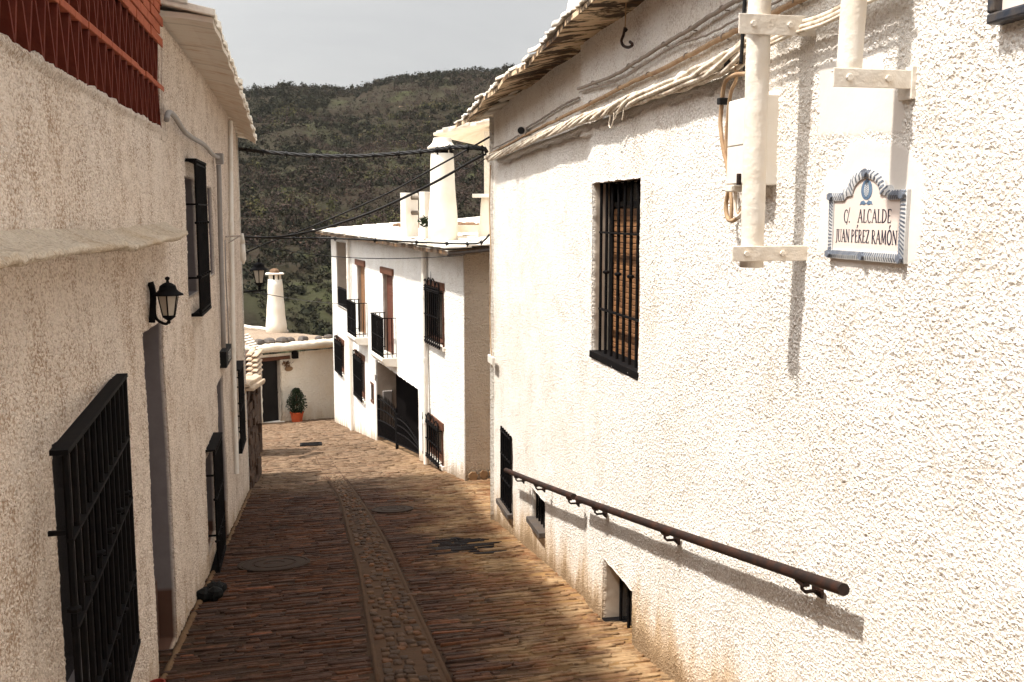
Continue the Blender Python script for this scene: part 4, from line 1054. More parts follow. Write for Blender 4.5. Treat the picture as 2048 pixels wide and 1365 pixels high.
    G = {
     'A': (0.72, [([(0.05, 0), (0.36, 1)], TN, TN), ([(0.34, 1), (0.66, 0)], TH, TH), ([(0.16, 0.36), (0.54, 0.36)], TN, TN), sf(0.05, 0.03), sf(0.66, 0.03)]),
     'L': (0.55, [([(0.14, 0), (0.14, 1)], TH, TH), ([(0.1, 0.03), (0.5, 0.03), (0.53, 0.16)], TN, TN), sf(0.14, 0.97)]),
     'C': (0.66, [(arc(0.36, 0.5, 0.28, 0.5, 55, 180), TN, TH), (arc(0.36, 0.5, 0.28, 0.5, 180, 310), TH, TN), ([(0.53, 0.93), (0.55, 0.74)], TN, TN)]),
     'D': (0.72, [([(0.14, 0), (0.14, 1)], TH, TH), (arc(0.14, 0.5, 0.5, 0.48, 90, 0), TN, TH), (arc(0.14, 0.5, 0.5, 0.48, 0, -90), TH, TN), sf(0.12, 0.97), sf(0.12, 0.03)]),
     'E': (0.56, [([(0.14, 0), (0.14, 1)], TH, TH), ([(0.1, 0.97), (0.5, 0.97), (0.51, 0.84)], TN, TN), ([(0.14, 0.52), (0.42, 0.52)], TN, TN), ([(0.1, 0.03), (0.5, 0.03), (0.53, 0.17)], TN, TN)]),
     'J': (0.42, [([(0.28, 1), (0.28, 0.12), (0.2, -0.04), (0.06, -0.06)], TH, TN), sf(0.28, 0.97, 0.26)]),
     'U': (0.70, [([(0.12, 1), (0.12, 0.25), (0.2, 0.05), (0.36, 0.02)], TH, TN), ([(0.36, 0.02), (0.54, 0.1), (0.58, 0.3), (0.58, 1)], TN, TN), sf(0.12, 0.97), sf(0.58, 0.97)]),
     'N': (0.74, [([(0.1, 0), (0.1, 1)], TN, TN), ([(0.1, 1), (0.62, 0)], TH, TH), ([(0.62, 0), (0.62, 1)], TN, TN), sf(0.1, 0.03), sf(0.62, 0.97)]),
     'P': (0.60, [([(0.14, 0), (0.14, 1)], TH, TH), (arc(0.16, 0.73, 0.36, 0.25, 90, -90), TN, TN * 1.5), sf(0.14, 0.03)]),
     'R': (0.66, [([(0.14, 0), (0.14, 1)], TH, TH), (arc(0.16, 0.75, 0.34, 0.23, 90, -90), TN, TN * 1.5), ([(0.25, 0.5), (0.62, 0)], TN * 1.5, TH), sf(0.14, 0.03)]),
     'Z': (0.60, [([(0.08, 0.86), (0.08, 0.97), (0.5, 0.97)], TN, TN), ([(0.5, 0.97), (0.08, 0.03)], TH, TH), ([(0.06, 0.03), (0.52, 0.03), (0.53, 0.16)], TN, TN)]),
     'M': (0.86, [([(0.08, 0), (0.14, 1)], TN, TN), ([(0.14, 1), (0.4, 0.1)], TH, TH), ([(0.4, 0.1), (0.68, 1)], TN, TN), ([(0.68, 1), (0.74, 0)], TH, TH), sf(0.08, 0.03), sf(0.75, 0.03)]),
     'O': (0.76, [(arc(0.38, 0.5, 0.30, 0.5, 90, 270), TH, TH), (arc(0.38, 0.5, 0.30, 0.5, 270, 450), TH, TH)]),
     '/': (0.40, [([(-0.05, -0.22), (0.32, 1.15)], TN, TN)]), '.': (0.2, [([(0.02, 0.0), (0.08, 0.09)], TH, TH)]),
    }
    def word(txt, x0, x1, y0, h):
        seq = []; tot = 0
        for ch in txt:
            ac = ch in 'ÓÉ'; c = {'Ó': 'O', 'É': 'E'}.get(ch, ch); seq.append((c, ac, tot)); tot += G[c][0] + 0.06
        sx = (x1 - x0) / tot
        for c, ac, xx in seq:
            for pts, a, b in G[c][1]:
                stroke([(x0 + (xx + px_) * sx, y0 + py_ * h) for px_, py_ in pts], a * h * 0.72, b * h * 0.72)
            if ac: stroke([(x0 + (xx + 0.3) * sx, y0 + 1.10 * h), (x0 + (xx + 0.46) * sx, y0 + 1.36 * h)], 0.04 * h, 0.14 * h)
    fx = lambda f: Wd * f
    def done(nm):
        put(nm, LT[0], M['ink'], e); LT[0] = MB()
    word('C', fx(0.205), fx(0.275), H * 0.548, H * 0.185); word('/', fx(0.255), fx(0.30), H * 0.555, H * 0.185); word('.', fx(0.282), fx(0.30), H * 0.548, H * 0.185); done('street_abbreviation')
    word('ALCALDE', fx(0.40), fx(0.825), H * 0.548, H * 0.19); done('lettering')
    word('JUAN', fx(0.10), fx(0.30), H * 0.255, H * 0.19); word('PÉREZ', fx(0.318), fx(0.565), H * 0.255, H * 0.19); word('RAMÓN', fx(0.588), fx(0.905), H * 0.25, H * 0.195); done('lettering')
    for i in range(9): stroke([(fx(0.745 + 0.015 * i), H * (0.118 + 0.006 * (i % 2))), (fx(0.755 + 0.015 * i), H * (0.128 - 0.006 * (i % 3)))], 0.0016)
    done('painter_mark')
    # pomegranate emblem
    em = MB(); ey = H + 0.004; r_ = Wd * 0.072
    body = [(cx + r_ * math.cos(q) * (1 - 0.06 * math.sin(q)), ey + r_ * 1.0 * math.sin(q)) for q in np.linspace(0, 2 * math.pi, 25)[:-1]]
    em.prism([Q(x, y, face - 0.001) for x, y in body], WR.n3 * 0.0022)
    em.prism([Q(x, y, face - 0.001) for x, y in ((cx - 0.005, ey + r_ * 0.9), (cx + 0.005, ey + r_ * 0.9), (cx + 0.004, ey + r_ * 1.3), (cx + 0.016, ey + r_ * 1.75), (cx + 0.003, ey + r_ * 1.5), (cx, ey + r_ * 1.85), (cx - 0.003, ey + r_ * 1.5), (cx - 0.014, ey + r_ * 1.7), (cx - 0.004, ey + r_ * 1.3))], WR.n3 * 0.0026)
    for sg in (-1, 1):
        lf = [(cx, ey - r_ * 1.35), (cx + sg * r_ * 0.45, ey - r_ * 1.05), (cx + sg * r_ * 0.95, ey - r_ * 1.15), (cx + sg * r_ * 1.15, ey - r_ * 1.5), (cx + sg * r_ * 0.8, ey - r_ * 1.4), (cx + sg * r_ * 0.4, ey - r_ * 1.5)]
        em.prism([Q(x, y, face - 0.001) for x, y in lf], WR.n3 * 0.0024)
    eo = put('pomegranate', em, M['blue'], e)
    sd = MB(); sd.prism([Q(cx + r_ * 0.42 * math.cos(q), ey + r_ * 0.72 * math.sin(q), face + 0.0012) for q in np.linspace(0, 2 * math.pi, 17)[:-1]], WR.n3 * 0.0008); put('seeds', sd, M['bluepale'], eo)
    ln = MB()
    for k in range(-3, 4):
        for sg in (1, -1):
            y0 = ey + k * r_ * 0.22; half = r_ * 0.30
            a, b = (cx - half, y0 - sg * r_ * 0.15), (cx + half, y0 + sg * r_ * 0.15)
            ln.prism([Q(a[0], a[1] - 0.0006, face + 0.002), Q(b[0], b[1] - 0.0006, face + 0.002), Q(b[0], b[1] + 0.0006, face + 0.002), Q(a[0], a[1] + 0.0006, face + 0.002)], WR.n3 * 0.0005)
    put('seed_lines', ln, M['blue'], eo)
M['strokes'] = simple('sign_strokes', (0.12, 0.135, 0.17), 0.45, var=0.6, vs=80, bs=0.0, c2=(0.26, 0.29, 0.33))
street_sign()

# ================================================================== LEFT-HAND HOUSES
WL = Wall((-1.946, 5.308), (-3.393, 12.542), 1)
assert WL.n[0] > 0
SPLIT = 1.03; SEND = 7.36
def lbulge(S, Z): return 0.02 * (fbm(S * 0.8 + 9, Z * 0.8, 13, 3) - 0.5) - 0.01 + 0.012 * (fbm(S * 3.3, Z * 3.3, 47, 3) - 0.5)
def lwindow(par, o, d, g, bars, hz, plate=True, stand=(0.3, 0.8), pm='glass_dark', r=0.010, GW=None, back=-0.03):
    mb = MB(); slab(WL, o[0] - 0.03, o[1] + 0.03, o[2] - 0.03, o[3] + 0.03, -o[4] - 0.03, -o[4] + 0.004, mb); w = put('window', mb, M[pm], par)
    grille(GW or WL, g[0], g[1], g[2], g[3], d, bars, hz, w, plate=plate, stand=stand, r=r, knobs=(0.25, 0.6), back=back)
    return w
def near_left():
    h = thing('white_house', WL.P(-1.0, float(zst(*WL.P(-1, 0)[:2]))), 'near left white house with red brick lattice above a projecting ledge', 'house')
    gp = WL.at(249, 757, 0.03); gd = np.array([-math.sin(R(14.6)), math.cos(R(14.6))]); WG = Wall(gp[:2] - gd * 2, gp[:2], 1); d = 0.0
    g = (WG.px(131, 912)[0], WG.px(249, 757)[0], WG.px(290, 1226)[1], WG.px(247, 758)[1])
    oN = WL.px(118, 1000)[0]
    o1 = (oN, WL.px(222, 1000)[0], g[2] + 0.06, g[3] - 0.05, 0.16)
    o2 = (WL.px(303, 930)[0], WL.px(343, 900)[0] - 0.02, -0.85, 1.135, 0.14)
    ds = lambda s: 0.009 if -3.3 < s < -1 else (0.011 if s >= -1 else 0.09)
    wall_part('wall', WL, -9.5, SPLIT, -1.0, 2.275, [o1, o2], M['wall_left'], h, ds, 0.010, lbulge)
    w = lwindow(h, o1, d, g, 12, (0.03, 0.27, 0.55, 0.78), r=0.0105, GW=WG, back=-0.062)
    # doorway recess: grey render over a brown painted foot
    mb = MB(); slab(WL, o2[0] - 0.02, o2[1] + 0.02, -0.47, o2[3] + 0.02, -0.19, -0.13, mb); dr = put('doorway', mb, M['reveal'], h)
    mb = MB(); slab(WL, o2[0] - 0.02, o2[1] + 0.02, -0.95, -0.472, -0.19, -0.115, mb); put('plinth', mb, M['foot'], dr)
    mb = MB(); slab(WL, o2[0] - 0.02, o2[1] + 0.02, -0.95, 0.0, -0.19, -0.15, mb)
    # ledge
    ss = np.linspace(-9.5, 0.92, 420); g_ = []
    for s in ss:
        k = 0.012 * (fbm(s * 5, 1.0, 3) - 0.5) * 2; ov = (0.145 + k) * min(1, (0.97 - s) / 0.35 * 0.6 + 0.4)
        zz = 1.63 + 0.008 * math.sin(s * 2) + k * 0.6
        k2 = 0.014 * (fbm(s * 21, 4.0, 3) - 0.5); g_.append([WL.P(s, zz + 0.07, -0.02), WL.P(s, zz + 0.042 + k2, ov * 0.25), WL.P(s, zz + 0.022 + k2, ov * 0.6), WL.P(s, zz + 0.010 + k, ov * 0.95), WL.P(s, zz - 0.004, ov + k2), WL.P(s, zz - 0.016 + k, ov * 0.93 + k2), WL.P(s, zz - 0.018 + k2, ov * 0.5), WL.P(s, zz - 0.03, -0.02)])
    mb = MB(); mb.grid(np.array(g_), flip=True); mb.add(g_[-1], [tuple(range(8))]); put('ledge', mb, M['ledge'], h, smooth=True)
    # lattice of thin clay tiles standing on the parapet, two tiers and a brick course
    la = MB(); z0, z1, z2, z3 = 2.27, 2.505, 2.535, 2.77; pitch = 0.17; dp = 0.13
    n = int((SPLIT + 4.6) / pitch); gg = random.Random(6)
    for tier, (za, zb) in enumerate(((z0, z1), (z2, z3))):
        for i in range(n):
            a = SPLIT - 0.02 - i * pitch
            for (sa, sb) in ((a, a - pitch * 0.46), (a - pitch * 0.54, a - pitch * 0.98)):
                lo, hi = (sa, sb) if (tier == 0) else (sb, sa)
                if sa != a: lo, hi = (sb, sa) if tier == 0 else (sa, sb)
                lo, hi = lo + gg.uniform(-0.006, 0.006), hi + gg.uniform(-0.006, 0.006)
                # leaning tile
                p = WL.P(lo, za, -dp - 0.01); q = WL.P(hi, zb, -dp - 0.01)
                la.box(p, WL.t3 * 0.017, WL.n3 * dp, q - p, 0); la.m[-3] = 1  # one face in paler clay, as if lit, against the dark gaps
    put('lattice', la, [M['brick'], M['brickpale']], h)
    br = MB()
    def course(za, zb, dd, jog=0.0):
        s = SPLIT - 0.005 - jog
        while s > -4.6:
            w_ = 0.24; slab(WL, s - w_ + 0.008, s, za, zb, -0.15, dd + gg.uniform(-0.004, 0.004), br); s -= w_
    course(z1, z2, -0.004)
    for k in range(7): course(z3 + 0.062 * k, z3 + 0.062 * k + 0.052, 0.0, 0.11 * (k % 2))
    slab(WL, -4.6, SPLIT - 0.01, z3, z3 + 0.45, -0.15, -0.014, br, 1)
    slab(WL, -4.6, SPLIT - 0.01, z1 + 0.002, z2 - 0.002, -0.14, -0.016, br, 1)
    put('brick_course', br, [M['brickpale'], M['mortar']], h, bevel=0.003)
    # broken mortar along the foot of the lattice
    mb = MB(); pts = np.linspace(-4.5, SPLIT, 260)
    mb.grid(np.array([[WL.P(s, 2.17, -0.05), WL.P(s, 2.25, -0.006 + 0.010 * fbm(s * 15, 7, 3)), WL.P(s, 2.265 + 0.045 * max(0, fbm(s * 13, 2, 5) - 0.40), -0.004), WL.P(s, 2.262 + 0.03 * fbm(s * 9, 3, 7), -0.03), WL.P(s, 2.262, -0.16)] for s in pts]), flip=True); put('mortar_bed', mb, M['wall_left_flat'], h, smooth=True)
    # unseen walls and roof slab added to keep sun off lattice and street
    tb = MB(); slab(WL, -9.5, SPLIT - 0.02, 2.0, 3.45, -1.6, -1.5, tb); slab(WL, SPLIT - 0.12, SPLIT - 0.02, 2.0, 3.2, -1.5, -0.16, tb); put('terrace_shade_wall', tb, M['brick'], h)
    rf = MB(); slab(WL, -9.5, SPLIT + 0.02, 3.22, 3.42, -2.5, 0.16, rf); put('roof', rf, M['roof_white'], h, bevel=0.01)
    st = MB(); slab(WL, -9.5, -4.6, 2.275, 3.22, -0.15, 0, st); put('wall', st, M['wall_left_flat'], h)
M['wall_left_flat'] = plaster('rough_cast_parapet', (0.80, 0.695, 0.60), (0.70, 0.565, 0.44), 60, 0.009, displace=False, bumpd=0.012, base_stain=0, blotch=0.4, pit=0.9, speck=0.40, streak=0.08, pitr=(0.46, 0.10))
M['ledge'] = plaster('weathered_ledge', (0.68, 0.58, 0.46), (0.52, 0.38, 0.24), 44, 0.01, displace=False, bumpd=0.012, base_stain=0, blotch=0.8, pit=0.5, speck=0.35)
M['foot'] = simple('brown_painted_foot', (0.13, 0.075, 0.055), 0.85, var=0.5, vs=6, bs=0.3, bd=0.005)
near_left()

def far_left():
    h = thing('white_house', WL.P(4.5, float(zst(*WL.P(4.5, 0)[:2]))), 'long white house further down on the left, with deep eaves and shaded barred windows', 'house')
    d = 0.055
    gA = (WL.px(390, 322, d)[0], WL.px(409, 330, d)[0], WL.px(393, 637, d)[1], WL.px(390, 322, d)[1])
    o2 = (WL.px(374, 400)[0], WL.px(374, 400)[0] + gA[1] - gA[0], WL.px(376, 602)[1], WL.px(373, 352)[1], 0.13)
    o3 = (WL.px(420, 450)[0], WL.px(429, 450)[0], WL.px(428, 552)[1], WL.px(421, 374)[1], 0.10)
    g4 = (WL.px(428, 903, d)[0], WL.px(441, 845, d)[0], WL.px(443, 1120, d)[1], WL.px(428, 903, d)[1])
    o4 = (WL.px(415, 960)[0], WL.px(415, 960)[0] + (g4[1] - g4[0]), g4[2] + 0.15, g4[3] - 0.06, 0.13)
    s5 = (WL.px(438, 850)[0], WL.px(452, 850)[0]); 
    o5 = (max(s5[0], o4[1] + 0.05), s5[1], -1.7, WL.px(446, 752)[1], 0.14)
    g6 = (WL.px(477, 740, d)[0], WL.px(485, 718, d)[0], WL.px(484, 900, d)[1], WL.px(477, 742, d)[1])
    o6 = (g6[0] + 0.10, g6[1] + 0.02, g6[2] + 0.04, g6[3] - 0.04, 0.12)
    ds = lambda s: 0.011 if s < 2.5 else min(0.022, 0.011 + 0.003 * (s - 2.5))
    wall_part('wall', WL, SPLIT, SEND, -2.1, 2.93, [o2, o3, o4, o5, o6], M['wall_left'], h, ds, 0.014, lbulge)
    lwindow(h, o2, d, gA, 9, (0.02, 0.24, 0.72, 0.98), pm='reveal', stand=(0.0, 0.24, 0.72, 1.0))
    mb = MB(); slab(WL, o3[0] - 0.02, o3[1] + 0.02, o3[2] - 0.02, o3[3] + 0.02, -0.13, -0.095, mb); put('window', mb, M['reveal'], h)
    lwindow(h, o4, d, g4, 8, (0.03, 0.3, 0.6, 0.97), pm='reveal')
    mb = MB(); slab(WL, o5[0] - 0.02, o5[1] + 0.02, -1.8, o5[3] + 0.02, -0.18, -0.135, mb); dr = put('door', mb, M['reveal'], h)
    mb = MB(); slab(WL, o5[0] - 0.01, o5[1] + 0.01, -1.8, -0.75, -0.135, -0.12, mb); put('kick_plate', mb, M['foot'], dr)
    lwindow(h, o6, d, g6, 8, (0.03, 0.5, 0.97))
    # end wall of the house
    e = Wall(WL.P(SEND, 0), WL.P(SEND, 0) - WL.n3 * 7, -1)
    if e.n @ WL.t < 0: e = Wall(WL.P(SEND, 0), WL.P(SEND, 0) - WL.n3 * 7, 1)
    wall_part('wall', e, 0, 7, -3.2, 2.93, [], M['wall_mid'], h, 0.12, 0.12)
    mb = MB(); slab(WL, SPLIT - 0.18, SPLIT + 0.02, 2.2, 2.95, -3.0, -0.01, mb)
    put('wall', mb, M['wall_left_flat'], h)
    # eave
    ss = np.linspace(SPLIT - 0.02, SEND + 0.22, 60)
    f = lambda s: (s - SPLIT) / (SEND - SPLIT)
    ov = lambda s: 0.30 - 0.09 * f(s) + 0.006 * math.sin(s * 9)
    zi = lambda s: 2.955 - 0.20 * max(0, f(s)) ** 2
    zo = lambda s: zi(s) - 0.03 - 0.075 * f(s)
    sf = MB(); g0 = np.array([[WL.P(s, zi(s) + 0.03, -0.2), WL.P(s, zi(s), 0.0), WL.P(s, (zi(s) + zo(s)) / 2 + 0.006, ov(s) / 2), WL.P(s, zo(s), ov(s))] for s in ss])
    sf.grid(g0, flip=True); sf.grid(g0 + np.array([0, 0, 0.035])); sf.grid(np.array([[WL.P(s, zo(s), ov(s)), WL.P(s, zo(s) + 0.035, ov(s))] for s in ss]), flip=True)
    for i in (0, -1): sf.grid(np.array([[g0[i, j], g0[i, j] + np.array([0, 0, 0.035])] for j in range(4)]), flip=(i == -1))
    put('soffit', sf, M['soffit_left'], h)
    rf = MB(); g = random.Random(9); s = SPLIT - 0.06
    while s < SEND + 0.2:
        w = g.uniform(0.18, 0.36)
        for (dd, zz) in ((ov(s) + g.uniform(0.0, 0.02), 0.037), (ov(s) - 0.15, 0.085), (ov(s) - 0.30, 0.135)):
            poly = [WL.P(s + w * q / 4, zo(s) + zz + g.uniform(-0.003, 0.003), dd + g.uniform(-0.012, 0.012)) for q in range(5)] + [WL.P(s + w, zo(s) + zz + 0.10, dd - 0.5), WL.P(s, zo(s) + zz + 0.10, dd - 0.5)]
            rf.prism(poly, [0, 0, g.uniform(0.03, 0.05)])
        s += w - 0.012
    rf.grid(np.array([[WL.P(s, zo(s) + 0.24, 0.0), WL.P(s, zo(s) + 0.62, -2.0), WL.P(s, zo(s) + 0.7, -5.0)] for s in ss]), flip=True)
    put('roof', rf, M['roof_white'], h, bevel=0.006)
    # white downpipe moulded on the wall
    dp = MB(); pts = [WL.at(x, y, 0.02) for x, y in ((461, 243), (463, 450), (467, 700), (474, 948))]
    dp.tube(pts, 0.024, 12)
    for p in (pts[1], pts[2]): dp.tube([p + [0, 0, 0.03], p - [0, 0, 0.03]], 0.028, 12)
    put('downpipe', dp, M['smooth'], h, auto=40)
    return h
far_left()

def left_small():
    # grey conduit with its box and the pipe below
    e = thing('grey_conduit', WL.at(440, 318, 0.03), 'grey conduit bending along the left wall into a small box and down', 'conduit')
    mb = MB(); mb.tube(spline([WL.at(x, y, 0.035) for x, y in ((333, 240), (337, 226), (348, 232), (368, 262), (385, 276), (408, 290), (425, 309), (437, 315))], 6), 0.017, 10); put('hose', mb, M['plastic_grey'], e, smooth=True)
    mb = MB(); p = WL.at(439, 318, 0.04); mb.cbox(p, WL.t3 * 0.07, WL.n3 * 0.07, WL.z3 * 0.10); put('box', mb, M['plastic_grey'], e, bevel=0.006)
    mb = MB(); mb.tube([WL.at(437, 330, 0.03), WL.at(438, 350, 0.03), WL.at(441, 480, 0.025), WL.at(446, 640, 0.025), WL.at(447, 696, 0.025)], 0.022, 10); put('pipe', mb, M['plastic_grey'], e, smooth=True)
    # thin cables beside it
    mb = MB(); mb.tube([WL.at(x, y, 0.02) for x, y in ((450, 480), (452, 560), (456, 640), (458, 700))], 0.006, 6)
    tag(put('wall_cable', mb, M['plastic_grey'], smooth=True, origin=WL.at(450, 480, 0.02)), 'thin pale cable running straight down the left wall beside the downpipe', 'cable')
    # insulator bracket
    p = WL.at(452, 474, 0.03); q = WL.at(480, 472, 0.10)
    e = thing('cable_bracket', p, 'small iron bracket and clamp holding cables at the end of the left house', 'bracket')
    mb = MB(); mb.tube([p, q], 0.008, 6); mb.tube([WL.at(458, 486, 0.03), q], 0.006, 6); put('arm', mb, M['cable_grey'], e)
    mb = MB(); r = WL.at(486, 505, 0.08); mb.tube([r + [0, 0, 0.22], r + [0, 0, 0.1]], [0.012, 0.03], 8); mb.tube([r + [0, 0, 0.1], r - [0, 0, 0.08], r - [0, 0, 0.14]], [0.028, 0.035, 0.01], 8); put('insulator', mb, M['white_plastic'], e, smooth=True)
    # black letter box with pale marks
    e = thing('letter_box', WL.at(450, 738, 0.0), 'black box with pale speckled front on the left wall beside the downpipe', 'letter box')
    s0, s1 = WL.px(446, 718, 0.05)[0], WL.px(464, 718, 0.05)[0]; z0, z1 = WL.px(455, 739, 0.05)[1], WL.px(455, 696, 0.05)[1]
    zc, hz = (z0 + z1) / 2, (z1 - z0) * 0.40; z0, z1 = zc - hz, zc + hz; s0, s1 = s1 - (s1 - s0) * 0.62, s1
    mb = MB(); slab(WL, s0, s1, z0, z1, -0.02, 0.05, mb); put('case', mb, M['black'], e, bevel=0.006)
    mb = MB(); slab(WL, s0 + (s1 - s0) * 0.3, s0 + (s1 - s0) * 0.85, z0 + (z1 - z0) * 0.2, z0 + (z1 - z0) * 0.82, 0.048, 0.053, mb); put('front_panel', mb, M['speckled'], e)
    # black crumpled lump at the wall's foot
    p = WL.P(WL.px(420, 1172, 0.08)[0], 0, 0.08); p[2] = float(zst(p[0], p[1])); mb = MB(); g = random.Random(4)
    for k in range(10): mb.lathe(p + [g.uniform(-0.05, 0.06), g.uniform(-0.05, 0.05), g.uniform(0, 0.05)], [(0.03, -0.02), (0.05, 0.01), (0.045, 0.045), (0.012, 0.07)], 9, 0, 0.25, k)
    mb2 = MB()
    tag(put('rubber_scrap', mb, M['black'], origin=p), 'crumpled black rubber scrap lying at the foot of the left wall', 'rubber scrap')
    # rim of a red flower pot peeping into the picture
    p = on_street(316, 1392); p[2] = float(zst(p[0], p[1])); mb = MB(); mb.lathe(p, [(0.028, 0), (0.036, 0.05), (0.042, 0.052), (0.042, 0.075), (0.034, 0.075), (0.03, 0.05)], 16)
    tag(put('flower_pot', mb, M['red_clay_dark'], origin=p, auto=40), 'small red pot at the very bottom edge, at the foot of the left wall', 'flower pot')
left_small()

def lantern(p, s, ax, label, wallp=None, arm=None):
    """iron lantern: p = top centre of the glass, s = size, ax = unit vector away from the wall"""
    e = thing('wall_lantern', p, label, 'lantern', 'black iron wall lanterns')
    g = MB(); f = MB(); rf = MB(); bs = MB()
    a = np.array([*V2, 0]); b = np.array([*U, 0])
    def ring(r, z): return [p + (a * math.cos(q) + b * math.sin(q)) * r + np.array([0, 0, z]) for q in [R(45 + 90 * i) + 0.0 for i in range(4)]]
    def ring6(r, z, n=6): return [p + (a * math.cos(q) + b * math.sin(q)) * r + np.array([0, 0, z]) for q in [2 * math.pi * (i + 0.5) / n for i in range(n)]]
    n = 6
    T, B = ring6(0.42 * s, 0), ring6(0.25 * s, -0.85 * s)
    g.add(T + B, [(i, (i + 1) % n, n + (i + 1) % n, n + i)[::-1] for i in range(n)]); put('glass', g, M['glass_lamp'], e)
    for i in range(n): f.tube([T[i], B[i]], 0.030 * s, 6)
    for rg in (T, B):
        for i in range(n): f.tube([rg[i], rg[(i + 1) % n]], 0.030 * s, 6)
    put('frame', f, M['iron'], e, auto=40)
    rf.lathe(p, [(0.62 * s, -0.02 * s), (0.60 * s, 0.03 * s), (0.44 * s, 0.12 * s), (0.36 * s, 0.20 * s), (0.32 * s, 0.36 * s), (0.18 * s, 0.46 * s), (0.07 * s, 0.50 * s), (0.05 * s, 0.58 * s), (0.10 * s, 0.63 * s), (0.09 * s, 0.70 * s), (0.02 * s, 0.74 * s)], 12); put('roof', rf, M['iron'], e, auto=35)
    bs.lathe(p + [0, 0, -1.12 * s], [(0.02 * s, -0.06 * s), (0.07 * s, 0.0), (0.05 * s, 0.06 * s), (0.16 * s, 0.14 * s), (0.26 * s, 0.22 * s), (0.26 * s, 0.27 * s)], 12); put('base', bs, M['iron'], e, auto=35)
    ar = MB()
    for pts, r in arm: ar.tube(spline(pts, 5), r, 7)
    put('arm', ar, M['iron'], e, smooth=True)
p = WL.at(336, 590, 0.09); w0 = p - WL.n3 * 0.09
lantern(p, 0.135, WL.n3, 'black iron lantern close to the camera on the left wall above the doorway recess', arm=[([w0 + [0, 0, 0.06], w0 + WL.n3 * 0.02 + [0, 0, 0.0], w0 + WL.n3 * 0.02 + [0, 0, -0.12], w0 + WL.n3 * 0.07 + [0, 0, -0.16], p + [0, 0, -0.14]], 0.008), ([w0 + [0, 0, 0.07], w0 + WL.n3 * 0.012, w0 + [0, 0, -0.15]], 0.018)])
q = at_y(518, 540, 12.9); wl = WL.P(SEND, q[2], 0)
lantern(q, 0.20, WL.n3, 'lantern with pale glass on an arm at the far end of the left house', arm=[([wl + [0, 0, -0.26], (wl + q) / 2 + [0, 0, -0.265], q + [0.08, 0, -0.26]], 0.012), ([q + [0, 0, -0.26], q + [0, 0, -0.2]], 0.02)])

